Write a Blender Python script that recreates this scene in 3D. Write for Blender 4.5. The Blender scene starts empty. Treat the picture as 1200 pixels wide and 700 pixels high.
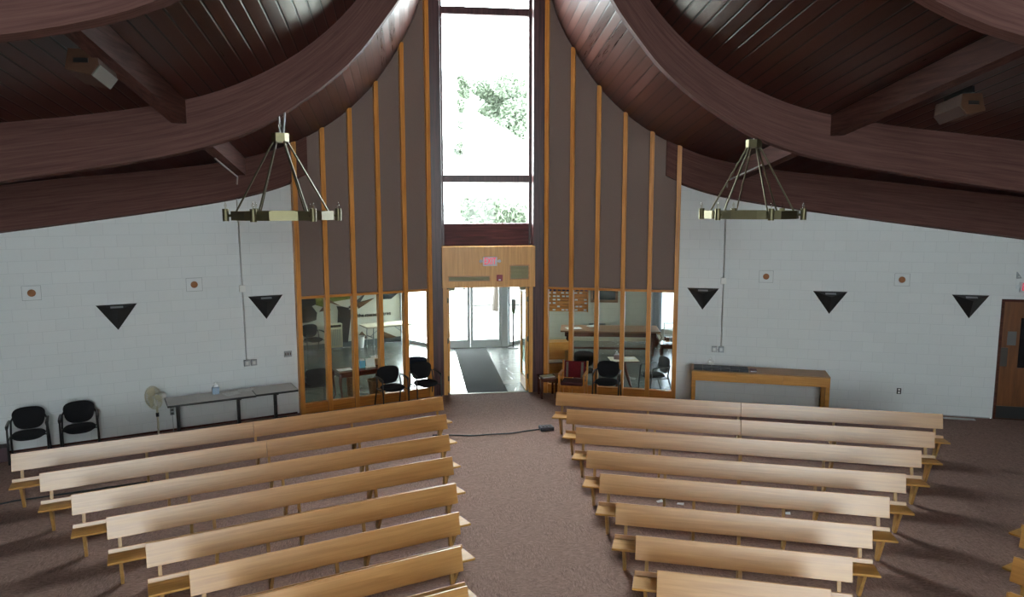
import bpy, bmesh, math, random
import numpy as np
from mathutils import Vector, Matrix
random.seed(7)
C = bpy.context.scene.collection
PI = math.pi
R = math.radians
# ------------------------------------------------------------------ frames of the place
A_ = R(21.74)                      # both entrance walls fold back from the centre by this angle
CA, SA, TA = math.cos(A_), math.sin(A_), math.tan(A_)
SL = 0.163                         # the roof falls towards the entrance by this slope
YB = -25.0                         # altar wall

def W(s, t, n, z):                 # point t metres along wall s from the apex, n metres into the room
    return Vector((s * (t * CA - n * SA), -t * SA - n * CA, z))
def wrot(s):                       # rotation whose local -Y looks into the room from wall s
    return -s * A_

# ------------------------------------------------------------------ mesh builder
class MB:
    def __init__(self):
        self.v = []; self.f = []; self.uv = []
    def add(self, vs, fs, M=None, uvs=None):
        b = len(self.v)
        for p in vs:
            p = Vector(p)
            self.v.append(M @ p if M else p)
        for k, f in enumerate(fs):
            self.f.append([b + i for i in f])
            self.uv.append(uvs[k] if uvs else None)
        return self
    def box(self, c, s, M=None, rz=0.0, rx=0.0, ry=0.0):
        x, y, z = s[0] / 2, s[1] / 2, s[2] / 2
        vs = [(-x,-y,-z),(x,-y,-z),(x,y,-z),(-x,y,-z),(-x,-y,z),(x,-y,z),(x,y,z),(-x,y,z)]
        T = Matrix.Translation(c)
        if rz: T = T @ Matrix.Rotation(rz, 4, 'Z')
        if rx: T = T @ Matrix.Rotation(rx, 4, 'X')
        if ry: T = T @ Matrix.Rotation(ry, 4, 'Y')
        if M: T = M @ T
        return self.add(vs, [(0,3,2,1),(4,5,6,7),(0,1,5,4),(1,2,6,5),(2,3,7,6),(3,0,4,7)], T)
    def b2(self, x0, x1, y0, y1, z0, z1, M=None):
        return self.box(((x0+x1)/2,(y0+y1)/2,(z0+z1)/2), (abs(x1-x0),abs(y1-y0),abs(z1-z0)), M)
    def prism(self, poly, d0, d1, axis='y', M=None):
        # poly of (u,w) in the plane across axis, extruded from d0 to d1
        n = len(poly)
        def p(u, w, d):
            return {'y': (u, d, w), 'x': (d, u, w), 'z': (u, w, d)}[axis]
        vs = [p(u, w, d0) for u, w in poly] + [p(u, w, d1) for u, w in poly]
        fs = [list(range(n))[::-1], list(range(n, 2*n))]
        for i in range(n):
            j = (i+1) % n
            fs.append((i, j, n+j, n+i))
        return self.add(vs, fs, M)
    def loft(self, rings, close=True, caps=True, M=None):
        n = len(rings[0]); vs = [p for r in rings for p in r]; fs = []
        for k in range(len(rings)-1):
            for i in range(n if close else n-1):
                j = (i+1) % n
                fs.append((k*n+i, k*n+j, (k+1)*n+j, (k+1)*n+i))
        if caps:
            fs.append(list(range(n))[::-1]); fs.append([(len(rings)-1)*n+i for i in range(n)])
        return self.add(vs, fs, M)
    def tube(self, pts, r, seg=8, M=None):
        pts = [Vector(p) for p in pts]; rings = []; up = None
        for i, p in enumerate(pts):
            a = pts[max(i-1,0)]; b = pts[min(i+1,len(pts)-1)]
            d = (b-a).normalized()
            if up is None:
                up = Vector((0,0,1)) if abs(d.z) < .9 else Vector((1,0,0))
            x = d.cross(up).normalized(); up = x.cross(d).normalized()
            rr = r[i] if isinstance(r, (list,tuple)) else r
            rings.append([p + x*rr*math.cos(2*PI*k/seg) + up*rr*math.sin(2*PI*k/seg) for k in range(seg)])
        return self.loft(rings, M=M)
    def lathe(self, prof, c=(0,0,0), seg=16, M=None, ph=0):
        rings = [[(c[0]+r*math.cos(ph+2*PI*k/seg), c[1]+r*math.sin(ph+2*PI*k/seg), c[2]+z) for k in range(seg)] for r, z in prof]
        return self.loft(rings, M=M)
    def build(self, name, mat, parent=None, smooth=False, bevel=0, loc=None, rz=0, fix=True):
        me = bpy.data.meshes.new(name)
        me.from_pydata([tuple(v) for v in self.v], [], self.f)
        if any(u is not None for u in self.uv):
            L = me.uv_layers.new(name='UVMap')
            li = 0
            for u in self.uv:
                for q in (u or []):
                    L.data[li].uv = q; li += 1
        if fix:
            bm = bmesh.new(); bm.from_mesh(me); bmesh.ops.recalc_face_normals(bm, faces=bm.faces); bm.to_mesh(me); bm.free()
        me.materials.append(mat)
        if smooth:
            for p in me.polygons: p.use_smooth = True
            try: me.set_sharp_from_angle(angle=R(40))
            except Exception: pass
        me.update()
        o = bpy.data.objects.new(name, me); C.objects.link(o)
        if parent: o.parent = parent
        if loc is not None: o.location = loc
        if rz: o.rotation_euler.z = rz
        if bevel:
            m = o.modifiers.new('edge', 'BEVEL'); m.width = bevel; m.segments = 2; m.limit_method = 'ANGLE'
        return o

def tag(o, label, cat, group=None, kind=None):
    o['label'] = label; o['category'] = cat
    if group: o['group'] = group
    if kind: o['kind'] = kind
    return o
def struct(o, label=None, cat=None):
    o['kind'] = 'structure'
    if label: o['label'] = label
    if cat: o['category'] = cat
    return o
def empty(name, loc=(0,0,0), rz=0.0):
    o = bpy.data.objects.new(name, None); C.objects.link(o); o.empty_display_size = .2
    o.location = loc; o.rotation_euler.z = rz
    return o
def thing(name, label, cat, loc=(0,0,0), rz=0.0, group=None):
    return tag(empty(name, loc, rz), label, cat, group)
def copy_tree(o, parent=None):
    c = o.copy(); C.objects.link(c); c.parent = parent
    for ch in list(o.children): copy_tree(ch, c)
    return c

# ------------------------------------------------------------------ materials
def newmat(name):
    m = bpy.data.materials.new(name); m.use_nodes = True
    nt = m.node_tree; b = nt.nodes['Principled BSDF']
    return m, nt, b
def plain(name, col, rough=.5, metal=0, spec=.5, noise=0, nscale=20, bump=0):
    m, nt, b = newmat(name)
    b.inputs['Base Color'].default_value = (*col, 1); b.inputs['Roughness'].default_value = rough
    b.inputs['Metallic'].default_value = metal; b.inputs['Specular IOR Level'].default_value = spec
    if noise or bump:
        tc = nt.nodes.new('ShaderNodeTexCoord'); nz = nt.nodes.new('ShaderNodeTexNoise')
        nz.inputs['Scale'].default_value = nscale; nz.inputs['Detail'].default_value = 4
        nt.links.new(tc.outputs['Object'], nz.inputs['Vector'])
        if noise:
            mx = nt.nodes.new('ShaderNodeMix'); mx.data_type = 'RGBA'
            mx.inputs[6].default_value = (*[c*(1-noise) for c in col], 1); mx.inputs[7].default_value = (*[min(1,c*(1+noise)) for c in col], 1)
            nt.links.new(nz.outputs['Fac'], mx.inputs[0]); nt.links.new(mx.outputs[2], b.inputs['Base Color'])
        if bump:
            bp = nt.nodes.new('ShaderNodeBump'); bp.inputs['Strength'].default_value = bump; bp.inputs['Distance'].default_value = .01
            nt.links.new(nz.outputs['Fac'], bp.inputs['Height']); nt.links.new(bp.outputs['Normal'], b.inputs['Normal'])
    return m
def wood(name, c1, c2, axis='X', rough=.4, spec=.5, scale=1.0, coord='Object', cross=22, bump=.08, roughvar=.1):
    m, nt, b = newmat(name)
    tc = nt.nodes.new('ShaderNodeTexCoord'); mp = nt.nodes.new('ShaderNodeMapping')
    sc = [cross*scale]*3; sc['XYZ'.index(axis)] = 1.1*scale
    mp.inputs['Scale'].default_value = sc
    nt.links.new(tc.outputs[coord], mp.inputs['Vector'])
    oi = nt.nodes.new('ShaderNodeObjectInfo'); ad = nt.nodes.new('ShaderNodeVectorMath'); ad.operation = 'ADD'
    ml = nt.nodes.new('ShaderNodeMath'); ml.operation = 'MULTIPLY'; ml.inputs[1].default_value = 37.0
    nt.links.new(oi.outputs['Random'], ml.inputs[0])
    nt.links.new(mp.outputs[0], ad.inputs[0]); nt.links.new(ml.outputs[0], ad.inputs[1])
    nz = nt.nodes.new('ShaderNodeTexNoise'); nz.inputs['Scale'].default_value = 1.0; nz.inputs['Detail'].default_value = 6; nz.inputs['Roughness'].default_value = .62
    nz.inputs['Distortion'].default_value = .6
    nt.links.new(ad.outputs[0], nz.inputs['Vector'])
    rp = nt.nodes.new('ShaderNodeValToRGB'); rp.color_ramp.elements[0].position = .33; rp.color_ramp.elements[1].position = .68
    rp.color_ramp.elements[0].color = (*c1, 1); rp.color_ramp.elements[1].color = (*c2, 1)
    nt.links.new(nz.outputs['Fac'], rp.inputs[0]); nt.links.new(rp.outputs[0], b.inputs['Base Color'])
    mr = nt.nodes.new('ShaderNodeMapRange'); mr.inputs[3].default_value = rough - roughvar*.5; mr.inputs[4].default_value = rough + roughvar*.5
    nt.links.new(nz.outputs['Fac'], mr.inputs[0]); nt.links.new(mr.outputs[0], b.inputs['Roughness'])
    bp = nt.nodes.new('ShaderNodeBump'); bp.inputs['Strength'].default_value = bump; bp.inputs['Distance'].default_value = .004
    nt.links.new(nz.outputs['Fac'], bp.inputs['Height']); nt.links.new(bp.outputs['Normal'], b.inputs['Normal'])
    b.inputs['Specular IOR Level'].default_value = spec
    return m
def boards(name, c1, c2, width, rough):   # UV: u across boards in metres, v along
    m, nt, b = newmat(name)
    tc = nt.nodes.new('ShaderNodeTexCoord'); sp = nt.nodes.new('ShaderNodeSeparateXYZ'); nt.links.new(tc.outputs['UV'], sp.inputs[0])
    dv = nt.nodes.new('ShaderNodeMath'); dv.operation = 'DIVIDE'; dv.inputs[1].default_value = width; nt.links.new(sp.outputs[0], dv.inputs[0])
    fl = nt.nodes.new('ShaderNodeMath'); fl.operation = 'FLOOR'; nt.links.new(dv.outputs[0], fl.inputs[0])
    fr = nt.nodes.new('ShaderNodeMath'); fr.operation = 'FRACT'; nt.links.new(dv.outputs[0], fr.inputs[0])
    # distance to the joint
    pp = nt.nodes.new('ShaderNodeMath'); pp.operation = 'PINGPONG'; pp.inputs[1].default_value = .5; nt.links.new(dv.outputs[0], pp.inputs[0])
    gr = nt.nodes.new('ShaderNodeMapRange'); gr.inputs[1].default_value = .025; gr.inputs[2].default_value = .09; nt.links.new(pp.outputs[0], gr.inputs[0])
    wn = nt.nodes.new('ShaderNodeTexWhiteNoise'); wn.noise_dimensions = '1D'; nt.links.new(fl.outputs[0], wn.inputs['W'])
    mp = nt.nodes.new('ShaderNodeMapping'); mp.inputs['Scale'].default_value = (30, 1.2, 1); nt.links.new(tc.outputs['UV'], mp.inputs[0])
    nz = nt.nodes.new('ShaderNodeTexNoise'); nz.inputs['Scale'].default_value = 1; nz.inputs['Detail'].default_value = 5; nt.links.new(mp.outputs[0], nz.inputs['Vector'])
    am = nt.nodes.new('ShaderNodeMath'); am.operation = 'MULTIPLY_ADD'; am.inputs[1].default_value = .5
    nt.links.new(wn.outputs['Value'], am.inputs[0]); 
    hf = nt.nodes.new('ShaderNodeMath'); hf.operation = 'MULTIPLY'; hf.inputs[1].default_value = .5; nt.links.new(nz.outputs['Fac'], hf.inputs[0])
    nt.links.new(hf.outputs[0], am.inputs[2])
    rp = nt.nodes.new('ShaderNodeValToRGB'); rp.color_ramp.elements[0].color = (*c1,1); rp.color_ramp.elements[1].color = (*c2,1)
    rp.color_ramp.elements[0].position = .15; rp.color_ramp.elements[1].position = .85
    nt.links.new(am.outputs[0], rp.inputs[0])
    mx = nt.nodes.new('ShaderNodeMix'); mx.data_type = 'RGBA'; mx.inputs[6].default_value = (.004,.002,.002,1)
    nt.links.new(gr.outputs[0], mx.inputs[0]); nt.links.new(rp.outputs[0], mx.inputs[7]); nt.links.new(mx.outputs[2], b.inputs['Base Color'])
    bp = nt.nodes.new('ShaderNodeBump'); bp.inputs['Strength'].default_value = .6; bp.inputs['Distance'].default_value = .008
    b.inputs['Specular IOR Level'].default_value = .25
    nt.links.new(gr.outputs[0], bp.inputs['Height']); nt.links.new(bp.outputs['Normal'], b.inputs['Normal'])
    mr = nt.nodes.new('ShaderNodeMapRange'); mr.inputs[3].default_value = rough-.06; mr.inputs[4].default_value = rough+.1
    nt.links.new(am.outputs[0], mr.inputs[0]); nt.links.new(mr.outputs[0], b.inputs['Roughness'])
    return m
def block(name, col, joint, bw, bh, rough=.6):     # painted concrete blocks, local X / Z
    m, nt, b = newmat(name)
    tc = nt.nodes.new('ShaderNodeTexCoord'); sp = nt.nodes.new('ShaderNodeSeparateXYZ'); cb = nt.nodes.new('ShaderNodeCombineXYZ')
    nt.links.new(tc.outputs['Object'], sp.inputs[0]); nt.links.new(sp.outputs[0], cb.inputs[0]); nt.links.new(sp.outputs[2], cb.inputs[1])
    br = nt.nodes.new('ShaderNodeTexBrick'); br.offset = .5
    br.inputs['Color1'].default_value = (*col,1); br.inputs['Color2'].default_value = (*[c*.97 for c in col],1); br.inputs['Mortar'].default_value = (*joint,1)
    br.inputs['Scale'].default_value = 1; br.inputs['Mortar Size'].default_value = .005; br.inputs['Mortar Smooth'].default_value = .6
    br.inputs['Brick Width'].default_value = bw; br.inputs['Row Height'].default_value = bh
    nt.links.new(cb.outputs[0], br.inputs['Vector']); nt.links.new(br.outputs['Color'], b.inputs['Base Color'])
    nz = nt.nodes.new('ShaderNodeTexNoise'); nz.inputs['Scale'].default_value = 60; nt.links.new(tc.outputs['Object'], nz.inputs['Vector'])
    sb = nt.nodes.new('ShaderNodeMath'); sb.operation = 'MULTIPLY_ADD'; sb.inputs[1].default_value = -1.0
    n2 = nt.nodes.new('ShaderNodeMath'); n2.operation = 'MULTIPLY'; n2.inputs[1].default_value = .12; nt.links.new(nz.outputs['Fac'], n2.inputs[0])
    nt.links.new(br.outputs['Fac'], sb.inputs[0]); nt.links.new(n2.outputs[0], sb.inputs[2])
    bp = nt.nodes.new('ShaderNodeBump'); bp.inputs['Strength'].default_value = .25; bp.inputs['Distance'].default_value = .005
    nt.links.new(sb.outputs[0], bp.inputs['Height']); nt.links.new(bp.outputs['Normal'], b.inputs['Normal'])
    b.inputs['Roughness'].default_value = rough
    return m
def carpet_mat():
    m, nt, b = newmat('carpet')
    tc = nt.nodes.new('ShaderNodeTexCoord')
    mp = nt.nodes.new('ShaderNodeMapping'); mp.inputs['Scale'].default_value = (14, 60, 1); mp.inputs['Rotation'].default_value = (0,0,R(20))
    nt.links.new(tc.outputs['Object'], mp.inputs[0])
    n1 = nt.nodes.new('ShaderNodeTexNoise'); n1.inputs['Scale'].default_value = 1; n1.inputs['Detail'].default_value = 5; n1.inputs['Roughness'].default_value = .7; n1.inputs['Distortion'].default_value = 1.2
    nt.links.new(mp.outputs[0], n1.inputs['Vector'])
    # carpet tiles laid in turned directions
    mp2 = nt.nodes.new('ShaderNodeMapping'); mp2.inputs['Scale'].default_value = (60, 14, 1); mp2.inputs['Rotation'].default_value = (0,0,R(20))
    nt.links.new(tc.outputs['Object'], mp2.inputs[0])
    n2 = nt.nodes.new('ShaderNodeTexNoise'); n2.inputs['Scale'].default_value = 1; n2.inputs['Detail'].default_value = 5; n2.inputs['Roughness'].default_value = .7; n2.inputs['Distortion'].default_value = 1.2
    nt.links.new(mp2.outputs[0], n2.inputs['Vector'])
    ck = nt.nodes.new('ShaderNodeTexChecker'); ck.inputs['Scale'].default_value = 1.64; ck.inputs['Color1'].default_value = (0,0,0,1); ck.inputs['Color2'].default_value = (1,1,1,1)
    nt.links.new(tc.outputs['Object'], ck.inputs['Vector'])
    mx = nt.nodes.new('ShaderNodeMix'); mx.data_type = 'FLOAT'
    nt.links.new(ck.outputs['Fac'], mx.inputs[0]); nt.links.new(n1.outputs['Fac'], mx.inputs[2]); nt.links.new(n2.outputs['Fac'], mx.inputs[3])
    rp = nt.nodes.new('ShaderNodeValToRGB')
    e = rp.color_ramp.elements; e[0].position = .3; e[1].position = .72
    e[0].color = (.14,.085,.069,1); e[1].color = (.41,.268,.22,1)
    nt.links.new(mx.outputs[0], rp.inputs[0]); nt.links.new(rp.outputs[0], b.inputs['Base Color'])
    b.inputs['Roughness'].default_value = .95; b.inputs['Specular IOR Level'].default_value = .1
    bp = nt.nodes.new('ShaderNodeBump'); bp.inputs['Strength'].default_value = .5; bp.inputs['Distance'].default_value = .008
    nt.links.new(mx.outputs[0], bp.inputs['Height']); nt.links.new(bp.outputs['Normal'], b.inputs['Normal'])
    return m
def slate_mat():
    m, nt, b = newmat('slate_tiles')
    tc = nt.nodes.new('ShaderNodeTexCoord')
    nd = nt.nodes.new('ShaderNodeTexNoise'); nd.inputs['Scale'].default_value = 1.4; nt.links.new(tc.outputs['Object'], nd.inputs['Vector'])
    mx0 = nt.nodes.new('ShaderNodeMix'); mx0.data_type = 'VECTOR'; mx0.inputs[0].default_value = .06
    nt.links.new(tc.outputs['Object'], mx0.inputs[4]); nt.links.new(nd.outputs['Color'], mx0.inputs[5])
    vo = nt.nodes.new('ShaderNodeTexVoronoi'); vo.feature = 'DISTANCE_TO_EDGE'; vo.inputs['Scale'].default_value = 2.6; vo.inputs['Randomness'].default_value = .75
    nt.links.new(mx0.outputs[1], vo.inputs['Vector'])
    v2 = nt.nodes.new('ShaderNodeTexVoronoi'); v2.inputs['Scale'].default_value = 2.6; v2.inputs['Randomness'].default_value = .75; nt.links.new(mx0.outputs[1], v2.inputs['Vector'])
    gr = nt.nodes.new('ShaderNodeMapRange'); gr.inputs[1].default_value = .008; gr.inputs[2].default_value = .022; nt.links.new(vo.outputs['Distance'], gr.inputs[0])
    hs = nt.nodes.new('ShaderNodeSeparateColor'); nt.links.new(v2.outputs['Color'], hs.inputs[0])
    rp = nt.nodes.new('ShaderNodeValToRGB'); e = rp.color_ramp.elements
    e[0].color = (.05,.058,.048,1); e[1].color = (.115,.113,.098,1); e.new(.5).color = (.08,.092,.085,1)
    nt.links.new(hs.outputs[0], rp.inputs[0])
    mx = nt.nodes.new('ShaderNodeMix'); mx.data_type = 'RGBA'; mx.inputs[6].default_value = (.04,.04,.04,1)
    nt.links.new(gr.outputs[0], mx.inputs[0]); nt.links.new(rp.outputs[0], mx.inputs[7]); nt.links.new(mx.outputs[2], b.inputs['Base Color'])
    nz = nt.nodes.new('ShaderNodeTexNoise'); nz.inputs['Scale'].default_value = 7; nz.inputs['Detail'].default_value = 5; nt.links.new(tc.outputs['Object'], nz.inputs['Vector'])
    ad = nt.nodes.new('ShaderNodeMath'); ad.operation = 'MULTIPLY_ADD'; ad.inputs[1].default_value = .35; nt.links.new(nz.outputs['Fac'], ad.inputs[0]); nt.links.new(gr.outputs[0], ad.inputs[2])
    bp = nt.nodes.new('ShaderNodeBump'); bp.inputs['Strength'].default_value = .35; bp.inputs['Distance'].default_value = .008
    nt.links.new(ad.outputs[0], bp.inputs['Height']); nt.links.new(bp.outputs['Normal'], b.inputs['Normal'])
    b.inputs['Roughness'].default_value = .27
    return m
def glass_mat(name, tint=(.93,.96,.94), refl=1.0):
    m = bpy.data.materials.new(name); m.use_nodes = True; nt = m.node_tree; nt.nodes.clear()
    out = nt.nodes.new('ShaderNodeOutputMaterial'); mix = nt.nodes.new('ShaderNodeMixShader')
    tr = nt.nodes.new('ShaderNodeBsdfTransparent'); tr.inputs[0].default_value = (*tint,1)
    gl = nt.nodes.new('ShaderNodeBsdfGlossy'); gl.inputs['Roughness'].default_value = .02
    fr = nt.nodes.new('ShaderNodeFresnel'); fr.inputs[0].default_value = 1.45
    geo = nt.nodes.new('ShaderNodeNewGeometry'); iv = nt.nodes.new('ShaderNodeMath'); iv.operation = 'SUBTRACT'; iv.inputs[0].default_value = 1.0; nt.links.new(geo.outputs['Backfacing'], iv.inputs[1])
    mu_ = nt.nodes.new('ShaderNodeMath'); mu_.operation = 'MULTIPLY'; nt.links.new(iv.outputs[0], mu_.inputs[0]); nt.links.new(fr.outputs[0], mu_.inputs[1])
    nt.links.new(mu_.outputs[0], mix.inputs[0]); nt.links.new(tr.outputs[0], mix.inputs[1]); nt.links.new(gl.outputs[0], mix.inputs[2]); nt.links.new(mix.outputs[0], out.inputs[0])
    return m
def emis(name, col, st):
    m, nt, b = newmat(name)
    b.inputs['Base Color'].default_value = (*col,1); b.inputs['Emission Color'].default_value = (*col,1); b.inputs['Emission Strength'].default_value = st
    return m

M = {}
M['block'] = block('painted_block', (.715,.74,.742), (.61,.637,.642), .406, .2032)
M['plaster'] = plain('cream_plaster', (.66,.64,.56), .7, noise=.03)
M['carpet'] = carpet_mat()
M['side'] = wood('low_bounce_wall', (.06,.035,.025), (.12,.07,.05), 'Z', .6, .3, 1, cross=12)  # made-up finish for the unseen walls, dark to cut bounced light
M['slate'] = slate_mat()
M['boards'] = boards('ceiling_boards', (.030,.010,.008), (.085,.029,.022), .19, .30)
M['beam'] = wood('beam_wood', (.085,.037,.031), (.145,.070,.060), 'X', .7, .12, 1.0, 'UV', 32, .12)
M['darkwood'] = wood('dark_column_wood', (.035,.010,.012), (.095,.034,.036), 'Z', .38, .35, 1.0, cross=30, bump=.2)
M['purlin'] = wood('purlin_wood', (.06,.026,.022), (.13,.06,.05), 'Y', .7, .12, cross=20)
M['oak'] = wood('pew_oak', (.45,.20,.050), (.60,.305,.092), 'X', .36, .85, .9, cross=26, bump=.05)
for n_ in ('x',):
    b_ = M['oak'].node_tree.nodes['Principled BSDF']; b_.inputs['Coat Weight'].default_value = .2; b_.inputs['Coat Roughness'].default_value = .34
M['oakseat'] = wood('pew_oak_seat', (.40,.185,.036), (.55,.285,.070), 'X', .52, .35, .9, cross=26, bump=.05)
M['oakz'] = wood('pew_oak_upright', (.36,.19,.055), (.52,.30,.10), 'Z', .38, .5, 1, cross=26)
M['trim'] = wood('orange_oak_trim', (.46,.165,.025), (.74,.33,.07), 'Z', .35, .5, 1.2, cross=28)
M['trimx'] = wood('orange_oak_rail', (.42,.14,.022), (.68,.28,.06), 'X', .35, .5, 1.2, cross=28)
M['veneer'] = wood('oak_veneer', (.57,.245,.038), (.77,.385,.082), 'Z', .4, .5, 1.0, cross=30)
M['console'] = wood('console_oak', (.50,.215,.035), (.68,.33,.07), 'X', .35, .5, 1, cross=24)
M['ctop'] = wood('console_top_wood', (.30,.14,.04), (.42,.21,.07), 'X', .35, .5, 1, cross=24)
M['doorwood'] = wood('door_wood', (.10,.030,.005), (.20,.065,.012), 'Z', .38, .5, 1, cross=14)
M['mahog'] = wood('mahogany', (.05,.014,.010), (.11,.035,.022), 'X', .25, .5, 1.5)
M['midwood'] = wood('walnut_top', (.17,.075,.035), (.28,.14,.07), 'X', .3, .5, 1)
M['fabric'] = plain('brown_acoustic_fabric', (.21,.155,.135), .95, spec=.1, noise=.18, nscale=160, bump=.2)
M['black'] = plain('black_metal', (.012,.012,.013), .4)
M['blackfab'] = plain('black_upholstery', (.014,.014,.016), .9, spec=.2, noise=.35, nscale=120)
M['navyfab'] = plain('navy_upholstery', (.012,.016,.034), .85, spec=.2, noise=.3, nscale=120)
M['brass'] = plain('antique_brass', (.17,.15,.085), .46, metal=.9, noise=.12, nscale=12)
M['brassd'] = plain('dark_brass', (.13,.115,.075), .46, metal=.9)
M['steel'] = plain('galvanised_steel', (.55,.56,.56), .38, metal=.8)
M['greyplate'] = plain('grey_plate', (.30,.32,.33), .45, metal=.3)
M['white'] = plain('white_plastic', (.78,.78,.75), .4)
M['whitemetal'] = plain('white_painted_metal', (.62,.66,.67), .35)
M['cream'] = plain('cream_plastic', (.62,.58,.42), .4)
M['grey_lam'] = plain('grey_laminate', (.38,.35,.325), .32, noise=.12, nscale=90)
M['paper'] = plain('paper', (.75,.76,.76), .8)
M['blueprint'] = plain('blue_box_card', (.16,.32,.55), .6)
M['cyan'] = plain('light_blue_card', (.14,.42,.60), .5)
M['redplastic'] = plain('red_plastic', (.32,.012,.03), .4)
M['brown_disc'] = plain('brown_disc', (.30,.115,.035), .6)
M['grille'] = plain('brass_grille', (.30,.27,.15), .5, metal=.4, noise=.3, nscale=60)
M['glass'] = glass_mat('clear_glass')
M['glassgreen'] = glass_mat('greenish_glass', (.72,.82,.76))
M['dimglass'] = glass_mat('daylight_dimming_glass', (.42,.44,.46))  # added tint that dims daylight through the right hall window
M['bulb'] = glass_mat('bulb_glass', (.92,.9,.85))
M['runner'] = plain('grey_runner', (.035,.037,.036), .95, spec=.1, noise=.3, nscale=200, bump=.3)
M['alu'] = plain('white_aluminium', (.60,.64,.65), .35)
M['signwhite'] = plain('sign_housing', (.55,.58,.6), .4)
M['exitred'] = emis('exit_letters', (1.0,.02,.085), 1.0); M['exitred'].node_tree.nodes['Principled BSDF'].inputs['Base Color'].default_value = (.05,.002,.004,1)
M['brick_maroon'] = plain('maroon_box', (.05,.014,.022), .5)
M['wicker'] = wood('wicker', (.10,.05,.025), (.30,.17,.09), 'X', .7, .3, 3)
M['redcloth'] = plain('red_patterned_cloth', (.13,.012,.016), .9, spec=.15, noise=.5, nscale=40)
M['whitecloth'] = plain('white_cloth', (.65,.62,.50), .8)
M['curtain'] = plain('pale_curtain', (.50,.53,.60), .8)
M['spkwood'] = plain('speaker_cabinet', (.075,.030,.014), .6, noise=.15)
M['spkwhite'] = plain('speaker_cloth', (.22,.21,.19), .8, noise=.1, nscale=80)
M['spkbrown'] = plain('speaker_cloth_brown', (.055,.028,.022), .85)
M['concrete'] = plain('pale_concrete', (.42,.42,.40), .9, noise=.1, nscale=3)
M['leaf'] = plain('tree_leaves', (.155,.19,.135), .7, noise=.5, nscale=2.5)
M['bark'] = plain('tree_bark', (.03,.022,.016), .9, noise=.3, nscale=8)
M['dkpanel'] = plain('dark_mural_panel', (.035,.034,.036), .35, noise=.15)
M['striped'] = wood('brown_mural_panel', (.075,.035,.015), (.17,.09,.045), 'X', .4, .4, 3)
M['foliage'] = plain('mural_foliage_paint', (.17,.19,.03), .6, noise=.7, nscale=14)
M['baseb'] = plain('grey_baseboard', (.11,.13,.14), .5)
M['magazine'] = plain('magazine_cover', (.30,.42,.28), .35, noise=.7, nscale=25)

# ------------------------------------------------------------------ roof profile
def interp(pts):
    xs = np.array([p[0] for p in pts]); ys = np.array([p[1] for p in pts])
    d = np.diff(ys)/np.diff(xs); m = np.zeros(len(xs)); m[0] = d[0]; m[-1] = d[-1]
    for i in range(1, len(xs)-1):
        m[i] = 2*d[i-1]*d[i]/(d[i-1]+d[i])
    def f(x):
        i = int(np.clip(np.searchsorted(xs, x)-1, 0, len(xs)-2)); h = xs[i+1]-xs[i]; t = (x-xs[i])/h
        return (2*t**3-3*t**2+1)*ys[i]+(t**3-2*t**2+t)*h*m[i]+(-2*t**3+3*t**2)*ys[i+1]+(t**3-t**2)*h*m[i+1]
    return f
XS = 12.6
ceilf = interp([(1.10,10.4),(1.16,9.5),(1.26,8.8),(1.42,8.13),(1.81,7.27),(2.31,6.46),(2.84,5.85),(3.35,5.42),(3.87,5.09),(4.33,4.86),(4.77,4.70),(5.6,4.48),(7.42,4.12),(9.75,3.64),(13,2.95)])
beamf = interp([(1.32,7.5),(1.6,6.75),(1.99,6.13),(2.42,5.55),(2.9,5.08),(3.3,4.76),(3.57,4.56),(3.95,4.33),(4.6,4.06),(5.1,3.91),(5.96,3.70),(7.5,3.36),(9.8,2.88),(13,2.2)])
def ceilz(x, y): return ceilf(max(1.10, min(13, abs(x)))) - SL*y
def ywall(x): return -abs(x)*TA
prof_x = [1.10,1.12,1.14,1.16,1.2,1.24,1.28,1.34,1.40,1.46,1.54,1.62,1.7,1.8,1.9,2.0,2.15,2.3,2.45,2.6,2.8,3.0,3.2,3.4,3.6,3.8,4.0,4.25,4.5,4.8,5.1,5.5,6,6.6,7.3,8.2,9.2,10.3,11.4,12.7]

# ------------------------------------------------------------------ the setting
# floor of the nave
fl = MB(); fx = 12.7
fl.add([(-fx,ywall(fx),0),(-1.3,-.52,0),(1.3,-.52,0),(fx,ywall(fx),0),(fx,YB,0),(-fx,YB,0),
        (-fx,ywall(fx),-.2),(-1.3,-.52,-.2),(1.3,-.52,-.2),(fx,ywall(fx),-.2),(fx,YB,-.2),(-fx,YB,-.2)],
       [(0,1,2,3,4,5),(6,7,8,9,10,11),(0,1,7,6),(1,2,8,7),(2,3,9,8),(3,4,10,9),(4,5,11,10),(5,0,6,11)])
struct(fl.build('floor', M['carpet']), 'brown carpet floor of the church nave', 'floor')
nf = MB(); nf.prism([(-9,ywall(9)+.3),(-1.3,-.515),(1.3,-.515),(9,ywall(9)+.3),(9,6.6),(-9,6.6)], -.2, -.004, 'z')
struct(nf.build('floor_entrance', M['slate']), 'grey slate tile floor of the entrance hall', 'floor')

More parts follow.
